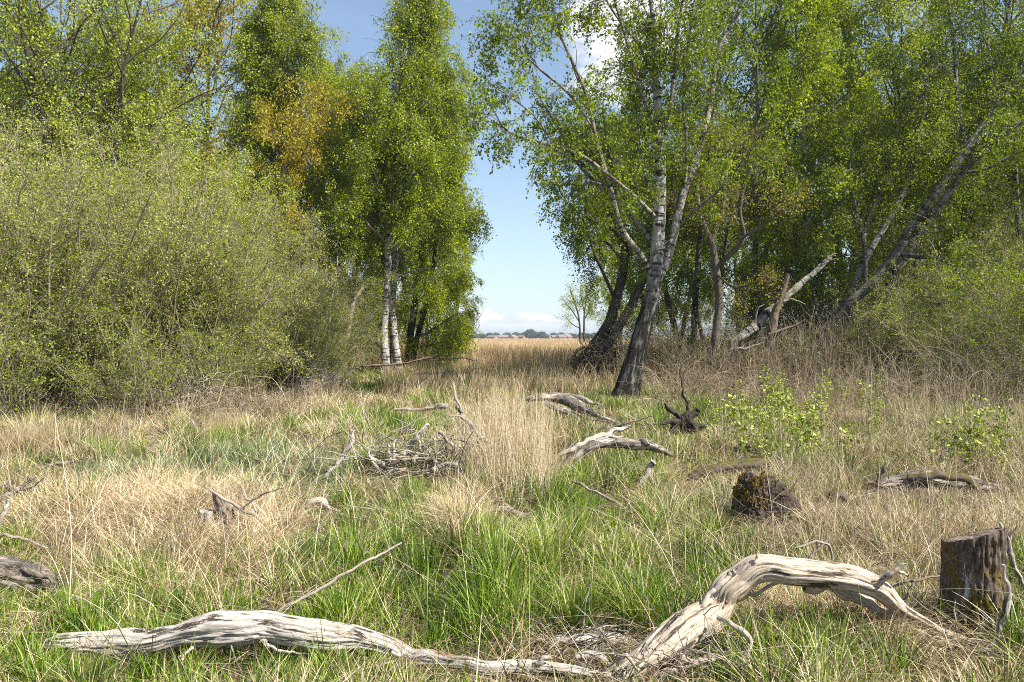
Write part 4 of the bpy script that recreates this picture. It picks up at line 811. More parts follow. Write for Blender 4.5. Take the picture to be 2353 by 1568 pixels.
# stump with a slanting saw cut
def stump(u, v, D, w, top_l, top_r, label, mat):
    c = W(u, v, D); c[2] = float(gz(c[0], c[1]))-.03; root = empty('tree_stump', c); r = w/2/F*D; k = 220; n = 150
    hl = W(u, top_l, D)[2]-c[2]; hr = W(u, top_r, D)[2]-c[2]
    th = np.linspace(0, 2*np.pi, k, endpoint=False)[None]; t = np.linspace(0, 1, n)[:, None]
    H = (hl+hr)/2-.02+(hr-hl)/2*np.cos(th)-np.sin(th)*r*.24+.006*vnoise(np.stack([np.cos(th)*6, np.sin(th)*6, 0*th], -1), 2)
    z = t*H; cx, sx = np.cos(th)*np.ones_like(t), np.sin(th)*np.ones_like(t)
    a = fbm(np.stack([z*3.5/(r*6), cx*2.6+z*.8, sx*2.6], -1), 3, 3); b = fbm(np.stack([z*14, cx*8+z*2, sx*8], -1), 3, 6); rid = np.abs(fbm(np.stack([z*7, cx*8, sx*8], -1), 2, 14))
    rr = r*(1.0+.045*a+.09*b-.14*np.clip(.22-rid, 0, 1)*3+.35*np.exp(-z/.08)*(.7+.3*np.cos(th*5+.6))-.07*t*1)
    Vv = np.stack([rr*cx, rr*sx, z], -1); i = np.arange(n-1)[:, None]*k; j = np.arange(k)[None]; j2 = (j+1) % k
    g = Geo(); g.add(Vv, quads=np.stack([i+j, i+j2, i+k+j2, i+k+j], -1).reshape(-1, 4), grain=np.stack([z, rr*cx, rr*sx], -1)); g.build('bark', M[mat], root)
    g = Geo(); rings = 10; f = np.linspace(1, 0.02, rings)[:, None]
    X = rr[-1]*np.cos(th)*f*.985; Y = rr[-1]*np.sin(th)*f*.985; Zt = (hl+hr)/2+(H-(hl+hr)/2)*f-.012*(1-f)+.004*vnoise(np.stack([X*60, Y*60, 0*X], -1), 4)-.004
    i = np.arange(rings-1)[:, None]*k; g.add(np.stack([X, Y, Zt], -1), quads=np.stack([i+j, i+j2, i+k+j2, i+k+j], -1).reshape(-1, 4), grain=np.stack([f*rr[-1]*4, X*.1, Y*.1], -1)); g.build('cut_face', M['stick_dark'], root)
    tag(root, label, 'stump'); protect([(u-w/2, v-25, D-.1, 1), (u+w/2, v-25, D-.1, 1)], .95)
M['stump_bark'] = bark_mat('stump_bark', (.022, .015, .01), (.20, .15, .11), moss=.0, sc=(13, 26, 26))
def add_moss():
    m = M['stump_bark']; t = m.node_tree; L = t.links; p = [n for n in t.nodes if n.type == 'BSDF_PRINCIPLED'][0]; src = p.inputs['Base Color'].links[0].from_socket
    tc = t.nodes.new('ShaderNodeTexCoord'); n = tex_noise(t, L, tc.outputs['Object'], 9, 6, .7); s = t.nodes.new('ShaderNodeSeparateXYZ'); L.new(tc.outputs['Object'], s.inputs[0])
    w = t.nodes.new('ShaderNodeMath'); w.operation = 'MULTIPLY_ADD'; L.new(s.outputs['Z'], w.inputs[0]); w.inputs[1].default_value = -.25; L.new(n, w.inputs[2])
    c = mix_col(t, L, rng_node(t, L, w.outputs[0], .44, .50), src, mix_col(t, L, rng_node(t, L, tex_noise(t, L, tc.outputs['Object'], 60, 3), .4, .6), (.17, .105, .015), (.07, .055, .012)))
    wh = rng_node(t, L, tex_noise(t, L, tc.outputs['Object'], 5, 6, .75, (1.5, 1.5, .35), (3, 0, 1)), .57, .62); c = mix_col(t, L, wh, c, (.42, .40, .37)); L.new(c, p.inputs['Base Color'])
add_moss()
stump(2238, 1462, 4.32, 138, 1238, 1205, 'tall dark stump with orange brown moss and a slanting cut top at the lower right', 'stump_bark')
# rotten, lumpy stumps
def rotten(name, label, u, v, D, rx, ry, h, mat, lean, seed, mossn=0, spikes=()):
    c = W(u, v, D); c[2] = float(gz(c[0], c[1])); root = empty(name, c); g = Geo(); k, n = 260, 150
    th = np.linspace(0, 2*np.pi, k, endpoint=False)[None]; t = np.linspace(0, 1, n)[:, None]; ph = t*np.pi/2
    cx, sx = np.cos(th)*np.ones_like(t), np.sin(th)*np.ones_like(t)
    dirs = np.stack([np.cos(ph)*cx, np.cos(ph)*sx, np.sin(ph)*np.ones_like(th)], -1)
    def shape(d, full=True):
        q = 1+.17*fbm(d*2.2+seed, 2, 3)+.10*fbm(d*np.array([9, 9, 3.5])+seed, 3, 8)
        if full: q = q+.09*fbm(d*22, 3, 9)-.10*np.clip(.12-np.abs(fbm(d*np.array([6, 6, 2]), 2, 12)), 0, 1)*6
        else: q = q+.02
        return np.stack([d[..., 0]*rx*q+d[..., 2]*lean+.15*rx*np.clip(d[..., 0], 0, 1), d[..., 1]*ry*q, np.abs(d[..., 2])**.8*h*q-.05], -1)
    i = np.arange(n-1)[:, None]*k; j = np.arange(k)[None]; j2 = (j+1) % k
    g.add(shape(dirs), quads=np.stack([i+j, i+j2, i+k+j2, i+k+j], -1).reshape(-1, 4)); g.build('rotten_wood', M[mat], root)
    if mossn:
        g = Geo(); a = rng.uniform(0, 1, mossn)**.7*np.pi/2; b = rng.normal(2.9, 1.0, mossn); d = np.stack([np.cos(a)*np.cos(b), np.cos(a)*np.sin(b), np.sin(a)], -1)
        p = shape(d, False); p = p[(fbm(p*9, 3, 5) > .02)&(p[:, 2] > .14)]; leaves(g, p, .016, 0, rng.uniform(0, 1, len(p)), -.8, .5); g.build('moss', M['moss'], root)
    for q, sp in enumerate(spikes):
        g = Geo(); limb(g, sp, 40, 12, disp=disp_wood(.4, .4, q), seed=q, cap=True, wob=.8); g.v = [x-c for x in g.v]; g.build('splinter', M[mat], root)
    tag(root, label, 'stump'); protect([(u-rx/D*F, v-6, D-ry, 1), (u+rx/D*F, v-10, D-ry, 1)], .9)
M['hump'] = bark_mat('rotten_wood', (.02, .014, .01), (.13, .10, .08))
M['moss'] = leaf_mat('orange_moss', [(0, (.09, .06, .01)), (.5, (.20, .13, .015)), (1, (.28, .22, .03))], .1)
rotten('rotten_stump', 'dark rotten hump shaped stump with orange moss on its top left', 1760, 1205, 6.75, .27, .24, .44, 'hump', -.07, 0, 9000)
rotten('charred_stump', 'black charred jagged stump below and right of the big forked birch', 1572, 1000, 12.6, .19, .2, .42, 'char', -.02, 5, 0, [
    [(1566, 960, 12.55, 7), (1550, 950, 12.5, 8), (1540, 946, 12.45, 8), (1530, 936, 12.45, 6), (1526, 926, 12.4, 2)], [(1560, 968, 12.5, 12), (1550, 985, 12.45, 12), (1548, 1000, 12.4, 8)], [(1588, 970, 12.5, 12), (1598, 985, 12.45, 13), (1596, 1005, 12.4, 9)],
    [(1574, 955, 12.6, 9), (1577, 930, 12.6, 5), (1570, 905, 12.6, 3), (1568, 880, 12.6, 2), (1563, 862, 12.6, .8)],
    [(1585, 960, 12.6, 11), (1600, 948, 12.6, 9), (1606, 940, 12.55, 4)],
    [(1560, 970, 12.45, 10), (1535, 968, 12.4, 6), (1518, 974, 12.35, 3)],
    [(1590, 985, 12.6, 9), (1620, 978, 12.7, 6), (1640, 990, 12.8, 4), (1655, 1008, 12.8, 2)]])
# fallen brown sedge leaves / roots under the scrub
tag(root_tangle(735, 905, 20, 60, 26, 260, '', None, 'stick', .012, name='root_tangle', seedlen=1.1), 'sprawling heap of bent dead stems at the foot of the low willow shrub', 'dead stems')
tag(root_tangle(420, 915, 16.5, 120, 26, 420, '', None, 'stick', .010, name='root_tangle', seedlen=1.3), 'grey tangle of dead twigs along the foot of the tallest willow shrub', 'dead stems')

# ------------------------------------------------------------------ grass
def blades(g, x, y, h, w, lean, curve, mat, rnd, nseg=3, az=None, z0=None):
    N = len(x); az = rng.uniform(0, 6.283, N) if az is None else az; z = gz(x, y)-.01 if z0 is None else z0
    t = np.linspace(0, 1, nseg+1)[None]; l = lean[:, None]*t+curve[:, None]*t**2; zz = t*np.cos(np.clip(lean, 0, 1.4))[:, None]-.55*curve[:, None]*t**2.2
    px = x[:, None]+np.cos(az)[:, None]*l*h[:, None]; py = y[:, None]+np.sin(az)[:, None]*l*h[:, None]; pz = z[:, None]+np.maximum(zz, .02*t)*h[:, None]
    fa = rng.uniform(0, 3.1416, N); wx, wy = np.cos(fa)[:, None], np.sin(fa)[:, None]; ww = .5*w[:, None]*(1-t**1.6*.85)
    A_ = np.stack([px-wx*ww, py-wy*ww, pz], -1); B_ = np.stack([px+wx*ww, py+wy*ww, pz], -1); V = np.stack([A_, B_], 2)   # N, n+1, 2, 3
    b = np.arange(nseg)[None]*2+np.arange(N)[:, None]*(nseg+1)*2
    g.add(V, quads=np.stack([b, b+1, b+3, b+2], -1).reshape(-1, 4), mat=mat, rnd=np.repeat(rnd, (nseg+1)*2))
def uv_of(x, y): return U0+x/y*F, V0+HC*F/y
def field(blobs, u, v):
    r = 0
    for bu, bv, ru, rv, k in blobs: r = r+k*np.exp(-(((u-bu)/ru)**2+((v-bv)/rv)**2))
    return r
GREEN = [(300, 1500, 500, 80, 1.1), (60, 1480, 150, 60, .8), (1150, 1350, 430, 170, 1.2), (900, 1240, 260, 90, .45), (940, 985, 110, 35, .8), (1420, 1150, 150, 70, .7), (1640, 1320, 130, 90, .6), (1930, 1520, 150, 50, .7), (2330, 1430, 80, 80, .6), (900, 900, 260, 22, .5), (1580, 935, 120, 30, .6), (505, 1030, 60, 18, .8), (300, 1400, 200, 40, .4),
         (1700, 985, 120, 30, .5), (2200, 1010, 60, 25, .6), (760, 1190, 120, 70, .25), (60, 1270, 60, 20, .4), (1230, 1090, 40, 40, .4), (2150, 1190, 160, 40, .25), (1900, 1300, 200, 60, .2)]
STRAW = [(330, 1220, 330, 75, 1.2), (1050, 1240, 55, 75, 1.6), (300, 1140, 280, 30, .6), (650, 940, 260, 28, .8), (1950, 1220, 420, 120, .7), (1150, 1010, 120, 100, .9), (2060, 1490, 90, 60, .9), (1350, 1530, 170, 25, .6), (140, 1340, 90, 50, .6), (1780, 1420, 160, 70, .8), (230, 1000, 250, 40, .6), (1350, 900, 250, 20, .5), (1500, 1210, 80, 50, .4), (2300, 1250, 120, 60, .5)]
BLUE = [(650, 1068, 150, 30, 2.2), (330, 1085, 160, 24, 1.6), (700, 1112, 90, 26, 1.4), (480, 1080, 100, 24, 1.0)]
def hprot(x, y, h):
    u, v = uv_of(x, y); keep = np.ones(len(x), bool)
    for pu, pv, Dmax, Dmin, k, rad in PROT:
        m = (u > pu[0]-15)&(u < pu[-1]+15)&(y < Dmax+.02)&(y > Dmin*.62)
        if not m.any(): continue
        vb = np.interp(u[m], pu, pv); hm = HC-(vb-V0)/F*y[m]-gz(x[m], y[m])
        hit = rng.uniform(0, 1, m.sum()) < k; hh = h[m]; new = np.where(hit, np.minimum(hh, np.maximum(hm, .045)), hh); h[m] = new
    keep = h > .03
    return h, keep
def scatter(N, D0, D1, p, D5=5.):
    """roots in the widening strip in front of the camera; density flat up to D5, then falling with distance**-p"""
    d = np.linspace(D0, D1, 4000); w = (1.55*d+2)*np.minimum(1, (d/D5)**-p); c = np.cumsum(w); c /= c[-1]
    y = np.interp(rng.uniform(0, 1, N), c, d); x = rng.uniform(-1, 1, N)*(.775*y+1); return x, y
def fn(x, y, f, s): return fbm(np.stack([x*f, y*f, 0*x+s*7.3], -1), 3, s)
def meadow():
    N = 880000; x, y = scatter(N, 2.7, 44, 1.45)
    # gather into tufts
    cell = .17+.013*y; jx = np.round(x/cell); jy = np.round(y/cell); hx = _hash(jx.astype(np.int64), jy.astype(np.int64), jx.astype(np.int64)*0, 3); hy = _hash(jx.astype(np.int64), jy.astype(np.int64), jx.astype(np.int64)*0, 4); hz = _hash(jx.astype(np.int64), jy.astype(np.int64), jx.astype(np.int64)*0, 5)
    tuft = rng.uniform(0, 1, N) < .78; cx = (jx+hx-.5)*cell; cy = (jy+hy-.5)*cell; rr = np.abs(rng.normal(0, .28, N))*cell; ra = rng.uniform(0, 6.283, N)
    x = np.where(tuft, cx+rr*np.cos(ra), x); y = np.where(tuft, cy+rr*np.sin(ra), y); y = np.maximum(y, 2.7)
    u, v = uv_of(x, y)
    gsc = field(GREEN, u, v)+.55*fn(x, y, .9, 1)+.5*fn(x, y, 3, 2)+.06; ssc = field(STRAW, u, v)+.45*fn(x, y, 1.1, 3)+.12; bsc = field(BLUE, u, v)
    gsc = gsc+np.where(tuft, (hx-.5)*1.1, 0)
    pg = 1/(1+np.exp(-(gsc-ssc)*3.2)); pb = np.clip(bsc, 0, .72); r = rng.uniform(0, 1, N)
    kind = np.where(r < pb, 2, np.where(rng.uniform(0, 1, N) < pg, 1, 0))
    shade = (y > 36)|(np.abs(x) > 4+.35*y)
    vis = rng.uniform(0, 1, N) < np.where(shade & (y > 20), .45, 1.); sel0 = vis
    tall = .72+.6*fn(x, y, .8, 6)+.8*(hz-.5)*tuft+.35*fn(x, y, 2.5, 17)
    wsc = np.maximum(1, y/6.5)**.75
    for kk, name, mt, hb, wb in ((1, 'green_grass', 'grass', (.10, .42), .0062), (0, 'dry_grass', 'straw', (.08, .46), .0050), (2, 'blue_green_grass', 'bluegrass', (.12, .27), .0050)):
        m = sel0 & (kind == kk); X, Y = x[m], y[m]; n = m.sum(); h = rng.uniform(*hb, n)*np.clip(tall[m], .3, 1.6)*np.clip(.75+.03*Y, .8, 1.25)
        h, keep = hprot(X, Y, h); X, Y, h = X[keep], Y[keep], h[keep]; n = len(X)
        if kk == 0: lean = np.abs(rng.normal(.35, .35, n)); cur = np.abs(rng.normal(.3, .35, n)).clip(0, 1.2)
        else: lean = np.abs(rng.normal(.12, .18, n)); cur = np.abs(rng.normal(.25, .22, n)).clip(0, 1)
        aw = ra[m][keep]; az = np.where((tuft[m][keep])&(rng.uniform(0, 1, n) < .7), aw+rng.normal(0, .5, n), rng.uniform(0, 6.283, n))
        rn = np.clip(.45+.27*rng.normal(0, 1, n)+.3*fn(X, Y, 1.3, 8)+.5*(hy[m][keep]-.5), 0, 1)
        g = Geo(); blades(g, X, Y, h, wb*wsc[m][keep]*rng.uniform(.5, 1.4, n), lean, cur, 0, rn, 4, az)
        o = g.build(name, M[mt], None); tag(o, kind='stuff')
    # flattened dead litter between the tufts
    n = 330000; X, Y = scatter(n, 2.7, 30, 1.5); h = rng.uniform(.06, .28, n); uu, vv = uv_of(X, Y)
    keep = rng.uniform(0, 1, n) < np.clip(.55-.5*field(BLUE, uu, vv)+.45*field(STRAW, uu, vv)-.25*field(GREEN, uu, vv), .15, 1); X, Y, h = X[keep], Y[keep], h[keep]; n = len(X)
    g = Geo(); z0 = gz(X, Y)+rng.uniform(0, .09, n)*np.minimum(1, h*6); blades(g, X, Y, h, .0042*np.maximum(1, Y/7)**.7*rng.uniform(.5, 1.5, n), rng.uniform(.9, 1.45, n), rng.uniform(0, .25, n), 0, rng.uniform(0, 1, n)**1.2, 2, None, z0)
    tag(g.build('dead_grass_litter', M['litter'], None), kind='stuff')
meadow()

def hummock_straw():
    """overhanging straw on the raised hummock and the pale fallen tuft"""
    g = Geo()
    for u, v, D, ru, n, h, lean in [(350, 1215, 6.9, 230, 5500, .42, .8), (560, 1245, 6.4, 100, 3600, .42, .6), (1050, 1240, 6.2, 38, 1300, .42, .35), (200, 1180, 7.4, 150, 3000, .3, .9), (1090, 1190, 7.2, 60, 900, .4, .4), (2030, 1470, 4.35, 50, 900, .26, .4), (1800, 1430, 4.5, 110, 2200, .22, .7), (150, 1420, 4.6, 50, 900, .22, .9)]:
        D_ = HC*F/(v-V0); x = (u+rng.normal(0, ru*.6, n)-U0)/F*D_; y = D_+rng.normal(0, .35, n); cl = np.round(x*7)+np.round(y*6)*3
        az = 4.7+2.2*np.sin(cl*2.3)+rng.normal(0, .9, n); hh = h*rng.uniform(.25, 1.0, n); hh, k = hprot(x, y, hh); x, y, hh, az = x[k], y[k], hh[k], az[k]; m = len(x)
        blades(g, x, y, hh, .0042*rng.uniform(.5, 1.5, m), np.abs(rng.normal(lean, .3, m)), np.abs(rng.normal(.5, .3, m)), 0, np.clip(rng.normal(.52, .27, m), 0, 1), 5, az, gz(x, y)+rng.uniform(0, .08, m))
    tag(g.build('straw_tussocks', M['straw'], None), kind='stuff')
hummock_straw()

def stalks(g, x, y, h, w, mat=0, r0=.5, spread=.12, head=0., k=3, side=0):
    n = len(x); z = gz(x, y)-.02; az = rng.uniform(0, 6.283, n); l = np.abs(rng.normal(0, spread, n))
    d = np.stack([np.cos(az)*l, np.sin(az)*l, np.ones(n)], -1); P = grow(np.stack([x, y, z], -1), d, h, 6, .12, .05)
    tubes(g, P, np.linspace(1, .45, 6)[None]*(w/2)[:, None], k, mat, np.clip(rng.normal(r0, .2, n), 0, 1))
    if side:
        i = np.repeat(np.arange(n), side); S, T = along(P, i, rng.uniform(.35, 1, len(i))); Q = grow(S, T+rng.normal(0, .55, S.shape), h[i]*rng.uniform(.12, .4, len(i)), 4, 0, .15)
        tubes(g, Q, np.linspace(1, .5, 4)[None]*(w[i]/3.2)[:, None], k, mat, np.clip(rng.normal(r0, .2, len(i)), 0, 1))
    return P
def clump(name, label, spots, matn='reed'):
    g = Geo(); o0 = None
    for u, v, ru, n, h, sp in spots:
        D_ = HC*F/(v-V0); x = (u+rng.normal(0, ru, n)-U0)/F*D_; y = D_+rng.normal(0, .3, n)
        if o0 is None: o0 = np.array([(u-U0)/F*D_, D_, float(gz((u-U0)/F*D_, D_))])
        stalks(g, x, y, h*rng.uniform(.55, 1.08, n), .0042*rng.uniform(.5, 1.5, n), 0, .65, sp)
        m = n; x = (u+rng.normal(0, ru, m)-U0)/F*D_; y = D_+rng.normal(0, .3, m); blades(g, x, y, h*rng.uniform(.25, .8, m), .005*rng.uniform(.5, 1.3, m), np.abs(rng.normal(.1, .12, m)), np.abs(rng.normal(.15, .2, m)), 0, np.clip(rng.normal(.6, .2, m), 0, 1), 4)
    return tag(g.build(name, M[matn], None, origin=o0), label, 'dry reeds')
clump('reed_clump', 'tall clump of dry pale stalks standing in the middle of the meadow', [(1120, 1120, 45, 130, 1.1, .09), (1175, 1150, 38, 150, 1.1, .08), (1100, 1040, 55, 130, 1.05, .12), (1200, 1090, 45, 110, 1.05, .08)], 'straw')
clump('reed_clump', 'narrow bundle of bright straight dry stalks right of the tall clump', [(1246, 1150, 9, 110, 1.0, .03)], 'straw')
clump('reed_clump', 'fan of reddish dry stalks at the foot of the low willow shrub', [(745, 925, 22, 300, .8, .4)])
clump('rush_tussock', 'round brown rush tussock in front of the tallest willow shrub', [(505, 1010, 18, 420, .5, .22)])
clump('rush_tussock', 'dark brown rush tussock at the left below the willow shrubs', [(70, 1040, 40, 500, .55, .25)])
def lone(u0, v0, u1, v1, D, bend, label):
    g = Geo(); a, b = W(u0, v0, D), W(u1, v1, D); c = (a+b)/2; c[0] += bend; P = spline([a, c, b], 24); base = a.copy()
    tubes(g, P, np.linspace(.0032, .0014, 24), 5, 0, .9); tag(g.build('dry_stalk', M['straw'], None, origin=base), label, 'stalk')
lone(155, 1450, 125, 950, 4.3, .05, 'very tall single dry stalk curving up through the left of the picture')
lone(1215, 960, 1222, 1200, 6.5, 0, 'single pale stalk in front of the tall reed clump') if False else None

# dry belt in front of and around the wood
def belts():
    g = Geo()
    for u0, u1, v0, v1, n, h, side, r0, w in [(1430, 2500, 848, 925, 7500, (.6, 1.6), 4, .42, .011), (1650, 2500, 930, 1180, 2300, (.3, .95), 3, .58, .0055), (1720, 2480, 1150, 1340, 420, (.25, .7), 2, .62, .004), (1350, 1800, 900, 960, 900, (.3, .7), 2, .55, .009), (-100, 740, 905, 965, 2400, (.25, .6), 3, .62, .009), (-100, 300, 975, 1080, 700, (.3, .6), 3, .5, .007), (100, 450, 1180, 1350, 350, (.25, .5), 2, .45, .004)]:
        v = rng.uniform(v0, v1, n); u = rng.uniform(u0, u1, n); y = HC*F/(v-V0); x = (u-U0)/F*y; k = fn(x, y, .7, 12) > -.25-.3*rng.uniform(0, 1, n); x, y = x[k], y[k]
        hh = rng.uniform(*h, len(x))*np.clip(.95+1.3*fn(x, y, .5, 13), .3, 1.6); hh, k = hprot(x, y, hh); x, y, hh = x[k], y[k], hh[k]
        stalks(g, x, y, hh, np.full(len(x), w), 0, r0, .2, side=side)
    tag(g.build('dry_stems', M['heath'], None), kind='stuff')
    g = Geo(); n = 9000; v = rng.uniform(838, 925, n); u = rng.uniform(880, 1560, n); y = HC*F/(v-V0); x = (u-U0)/F*y; k = fn(x, y, .5, 14) > -.1; x, y = x[k], y[k]; n = len(x)
    blades(g, x, y, rng.uniform(.4, 1.0, n), .011*rng.uniform(.5, 1.3, n), np.abs(rng.normal(.12, .12, n)), np.abs(rng.normal(.15, .2, n)), 0, rng.uniform(0, 1, n), 4)
    tag(g.build('tall_dry_grass', M['reed'], None), kind='stuff')
    g = Geo(); n = 190000; d = np.linspace(36, 330, 4000); w = (d*.8+6)*(d/36)**-1.55; c = np.cumsum(w); c /= c[-1]; y = np.interp(rng.uniform(0, 1, n), c, d); x = rng.uniform(-.42, .42, n)*y+rng.normal(0, 2, n)
    blades(g, x, y, rng.uniform(.75, 1.25, n)*np.clip(.85+.004*y, .9, 1.2)*(1+.2*fn(x, y, .15, 15)), .018*np.maximum(1, y/45)**.9*rng.uniform(.5, 1.4, n), np.abs(rng.normal(.08, .1, n)), np.abs(rng.normal(.12, .12, n)), 0, np.clip(rng.normal(.5, .2, n)+.35*fn(x, y, .12, 16), 0, 1), 3)
    tag(g.build('reed_bed', M['reed'], None), kind='stuff')
belts()

def fallen_twigs():
    g = Geo(); n = 900; x, y = scatter(n, 3.2, 24, 1.0); z = gz(x, y)+rng.uniform(.02, .12, n); az = rng.uniform(0, 6.28, n)
    P = grow(np.stack([x, y, z], -1), np.stack([np.cos(az), np.sin(az), rng.uniform(-.1, .35, n)], -1), rng.uniform(.12, .6, n)*(1+.03*y), 7, .1, .13)
    tubes(g, P, np.linspace(1, .4, 7)[None]*(rng.uniform(.0015, .005, n)*(1+.04*y))[:, None], 5, 0, .5)
    i = np.repeat(np.arange(n), 2); S, T = along(P, i, rng.uniform(.3, .9, 2*n)); Q = grow(S, T+rng.normal(0, .5, S.shape), rng.uniform(.05, .25, 2*n), 5, 0, .15); tubes(g, Q, np.linspace(1, .5, 5)[None]*np.full((2*n, 1), .0018), 4, 0, .5)
    tag(g.build('fallen_twigs', M['stick'], None), kind='stuff')
fallen_twigs()
def tall_wisps():
    g = Geo(); n = 2600; x, y = scatter(n, 3.3, 14, 1.3); h, k = hprot(x, y, rng.uniform(.45, .95, n)); k = k & (h > .3) | (rng.uniform(0, 1, n) < .03); x, y = x[k], y[k]; h = rng.uniform(.4, .85, len(x)); n = len(x)
    blades(g, x, y, h, np.full(n, .0035), np.abs(rng.normal(.25, .25, n)), np.abs(rng.normal(.35, .3, n)), 0, np.clip(rng.normal(.75, .15, n), 0, 1), 6)
    tag(g.build('straw_wisps', M['straw'], None), kind='stuff')
tall_wisps()

def tangle():
    g = Geo()
    for u0, u1, D0, D1, n, h in [(1520, 2420, 16.5, 23, 2400, 1.7), (-60, 700, 14.5, 18.5, 600, .9)]:
        y = rng.uniform(D0, D1, n); uu = rng.uniform(u0, u1, n); ok = ~((uu < 1530)&(uu > 1300)&(y < 20)); y, uu = y[ok], uu[ok]; n = len(y); x = (uu-U0)/F*y; z = gz(x, y)
        P = grow(np.stack([x, y, z], -1), rng.normal(0, .5, (n, 3))*[1, 1, .3]+[0, 0, .9], rng.uniform(.35, 1.25, n)*h*np.clip(.8+1.3*fn(x, y, .35, 22), .25, 1.6), 10, .9, .13); P[..., 2] = np.maximum(P[..., 2], .03)
        tubes(g, P, np.linspace(1, .35, 10)[None]*(rng.uniform(.003, .009, n))[:, None], 4, 0, np.clip(rng.normal(.5, .2, n), 0, 1))
        i = np.repeat(np.arange(n), 5); S, T = along(P, i, rng.uniform(.25, 1, 5*n)); Q = grow(S, T+rng.normal(0, .6, S.shape), rng.uniform(.15, .6, 5*n), 5, .2, .15)
        tubes(g, Q, np.linspace(1, .4, 5)[None]*np.full((5*n, 1), .0035), 3, 0, np.clip(rng.normal(.45, .25, 5*n), 0, 1))
    tag(g.build('bramble_tangle', M['heath'], None), kind='stuff')
tangle()
def debris():
    g = Geo()
    for u, v, ru, n, L in [(1560, 1535, 110, 150, .25), (1640, 1560, 80, 80, .3), (1900, 1290, 90, 50, .25), (530, 1190, 70, 60, .3), (1120, 1150, 60, 70, .3), (1400, 985, 70, 90, .5), (750, 1150, 60, 40, .3), (2060, 1110, 90, 70, .35), (1740, 1190, 70, 50, .3), (1340, 1500, 80, 60, .2), (300, 1510, 150, 60, .2), (60, 1140, 70, 70, .4), (2200, 1480, 70, 50, .2), (950, 1100, 90, 60, .4)]:
        D_ = HC*F/(v-V0); y = D_+rng.normal(0, .05*D_, n); x = (u+rng.normal(0, ru, n)-U0)/F*D_; z = gz(x, y)+rng.uniform(.01, .10, n)
        P = grow(np.stack([x, y, z], -1), rng.normal(0, 1, (n, 3))*[1, .6, .25]+[0, 0, .1], L*rng.uniform(.4, 1.3, n), 8, .1, .17); P[..., 2] = np.maximum(P[..., 2], gz(P[..., 0], P[..., 1])+.005)
        tubes(g, P, np.linspace(1, .4, 8)[None]*(rng.uniform(.0015, .005, n)*(1+.05*D_))[:, None], 5, 0, .5)
    tag(g.build('woody_debris', M['stick'], None), kind='stuff')
debris()

# leafy green stalks
def herb_proto(h, nl, ls):
    root = empty('leafy_plant', (0, 0, 0)); g = Geo(); P = grow(np.zeros((3, 3))+rng.normal(0, .03, (3, 3))*[1, 1, 0], np.array([[0, 0, 1.]]*3)+rng.normal(0, .16, (3, 3)), h*rng.uniform(.7, 1, 3), 8, .05, .06)
    tubes(g, P, np.linspace(.0035, .0015, 8)[None]*np.ones((3, 1)), 4, 0, .5); g.build('stem', M['twig'], root)
    g = Geo(); i = rng.integers(0, 3, nl); S, T = along(P, i, rng.uniform(.2, 1, nl)**.8); c = S+rng.normal(0, .035, (nl, 3))
    leaves(g, c, ls, 0, rng.uniform(0, 1, nl), -.1, .8, up=np.array([0, 0, 1.4])); g.build('leaves', M['leaf_herb'], root); return root
hp = [herb_proto(.75, 130, .05), herb_proto(.55, 100, .045), herb_proto(.95, 120, .05)]
GH = 'leafy green stalks in the dry belt on the right'
for i in range(64):
    if i < 46: u, v = rng.normal(1810, 95), rng.uniform(935, 1095)
    elif i < 56: u, v = rng.normal(2270, 40), rng.uniform(1020, 1110)
    else: u, v = rng.uniform(1560, 2050), rng.uniform(925, 1010)
    D = HC*F/(v-V0); put(hp[i % 3], u, D, rng.uniform(.7, 1.15), None, 'leafy bright green stalk growing among the dry brown stems right of the charred stump', 'plant', GH)

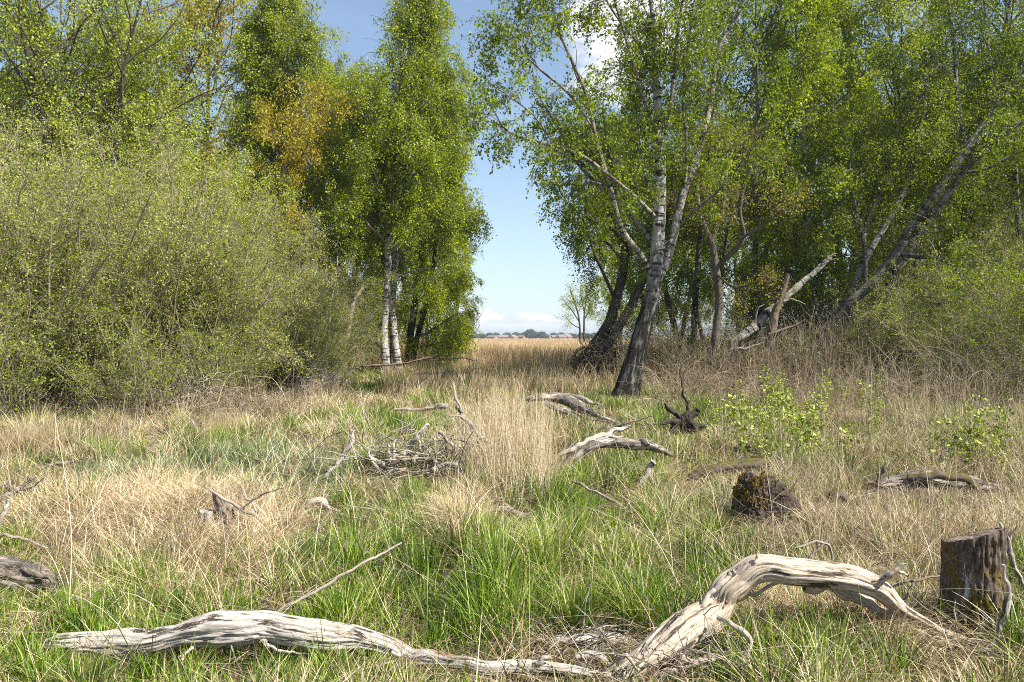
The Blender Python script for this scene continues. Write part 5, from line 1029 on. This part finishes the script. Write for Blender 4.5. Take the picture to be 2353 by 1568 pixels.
# far town
def town():
    mw = bark_mat('far_brick', (.26, .18, .14), (.32, .25, .20)); mr = bark_mat('far_tiles', (.24, .15, .13), (.27, .19, .17)); mwhite = bark_mat('far_render', (.55, .52, .48), (.65, .62, .58)); mg = bark_mat('far_pane', (.05, .06, .07), (.08, .09, .1))
    r2 = np.random.default_rng(3); mr2 = bark_mat('far_brown_tiles', (.16, .13, .11), (.22, .18, .15))
    LAB = 'small red or brown roofed house on the horizon beyond the reeds'
    for i, u in enumerate([1132, 1148, 1158, 1170, 1178, 1190, 1202, 1214, 1224, 1236, 1262, 1276, 1290, 1304]):
        D = 740+r2.uniform(-110, 110); x = (u-U0)/F*D; root = empty('house', (x, D, 0), r2.uniform(-1.1, 1.1)); w, d, h, rh = r2.uniform(4.5, 8), 5.5, r2.uniform(1.4, 2.6), r2.uniform(1.1, 2.0)
        g = Geo(); g.add([(-w/2, -d/2, 0), (w/2, -d/2, 0), (w/2, d/2, 0), (-w/2, d/2, 0), (-w/2, -d/2, h), (w/2, -d/2, h), (w/2, d/2, h), (-w/2, d/2, h), (-w/2, 0, h+rh-.1), (w/2, 0, h+rh-.1)], quads=[(0, 1, 5, 4), (1, 2, 6, 5), (2, 3, 7, 6), (3, 0, 4, 7)], tris=[(4, 8, 7), (5, 6, 9)])
        g.build('wall', mwhite if i in (1, 9) else mw, root, smooth=False)
        g = Geo(); e = .4; q = .18
        for s in (-1, 1):
            v = [(-w/2-e, s*(d/2+e), h-.3), (w/2+e, s*(d/2+e), h-.3), (w/2+e, 0, h+rh), (-w/2-e, 0, h+rh)]; v += [(a, b, c+q) for a, b, c in v]
            g.add(v, quads=[(0, 1, 2, 3), (4, 5, 6, 7), (0, 1, 5, 4), (1, 2, 6, 5), (0, 3, 7, 4)])
        rf = g.build('roof', mr if i % 3 else mr2, root, smooth=False)
        for k in range(3):
            g = Geo(); a = -w/2+w*(k+.5)/3; g.add([(a-.5, -d/2-.03, 1), (a+.5, -d/2-.03, 1), (a+.5, -d/2-.03, 2.2), (a-.5, -d/2-.03, 2.2)], quads=[(0, 1, 2, 3)]); g.build('window', mg, root, smooth=False)
        tag(root, LAB, 'house', 'houses on the horizon')
    ft = [empty('far_tree', (0, 0, 0)) for _ in range(2)]
    for j, r_ in enumerate(ft):
        g = Geo(); n = 2600; q = nrm(rng.normal(0, 1, (n, 3))); c = q*rng.uniform(.55, 1, (n, 1))*(1+.3*fbm(q*2, 2, j))[:, None]*np.array([4.2, 4.2, 2.6])+np.array([0, 0, 3.6]); leaves(g, c, .9, 0, rng.uniform(0, .6, n), 0); g.build('crown', M['leaf_far'], r_)
        g = Geo(); tubes(g, np.array([[0, 0, -.3], [.1, 0, 1.5], [0, .1, 4]]), np.array([.35, .3, .15]), 7, 0, .5); g.build('trunk', M['bark_dark'], r_)
    for i, (u, D, s) in enumerate([(1090, 700, .85), (1110, 690, .7), (1125, 700, .9), (1144, 730, .7), (1218, 690, 1.35), (1228, 695, 1.1), (1245, 690, 1.05), (1252, 700, .8), (1320, 700, .75), (1338, 680, .9), (1350, 650, .8), (1185, 860, 1.15), (1165, 870, 1.1), (1200, 880, 1.1), (1290, 860, 1.1), (1075, 640, .7), (1272, 900, 1.1), (1310, 880, 1.0), (1240, 900, 1.15), (1140, 890, 1.1), (1105, 880, 1.0), (1060, 850, 1), (1365, 700, .9), (1380, 680, .9)]):
        r_ = put(ft[i % 2], u, D, s, None, 'rounded tree on the horizon among the red roofs beyond the reeds', 'tree', 'trees on the horizon')
M['leaf_far'] = leaf_mat('far_leaves', [(0, (.05, .085, .04)), (1, (.10, .14, .07))], .3)
town()

def air():
    m, t, L = mat_new('air'); out = t.nodes.new('ShaderNodeOutputMaterial'); v = t.nodes.new('ShaderNodeVolumePrincipled')
    v.inputs['Density'].default_value = .00035; v.inputs['Color'].default_value = (.80, .88, 1, 1); v.inputs['Anisotropy'].default_value = .3
    L.new(v.outputs[0], out.inputs['Volume']); g = Geo(); x0, x1, y0, y1, z0, z1 = -3600, 3600, -60, 5100, -3, 24
    g.add([(x0, y0, z0), (x1, y0, z0), (x1, y1, z0), (x0, y1, z0), (x0, y0, z1), (x1, y0, z1), (x1, y1, z1), (x0, y1, z1)], quads=[(0, 3, 2, 1), (4, 5, 6, 7), (0, 1, 5, 4), (1, 2, 6, 5), (2, 3, 7, 6), (3, 0, 4, 7)])
    tag(g.build('haze', m, None, smooth=False), kind='stuff')
if 1: air()
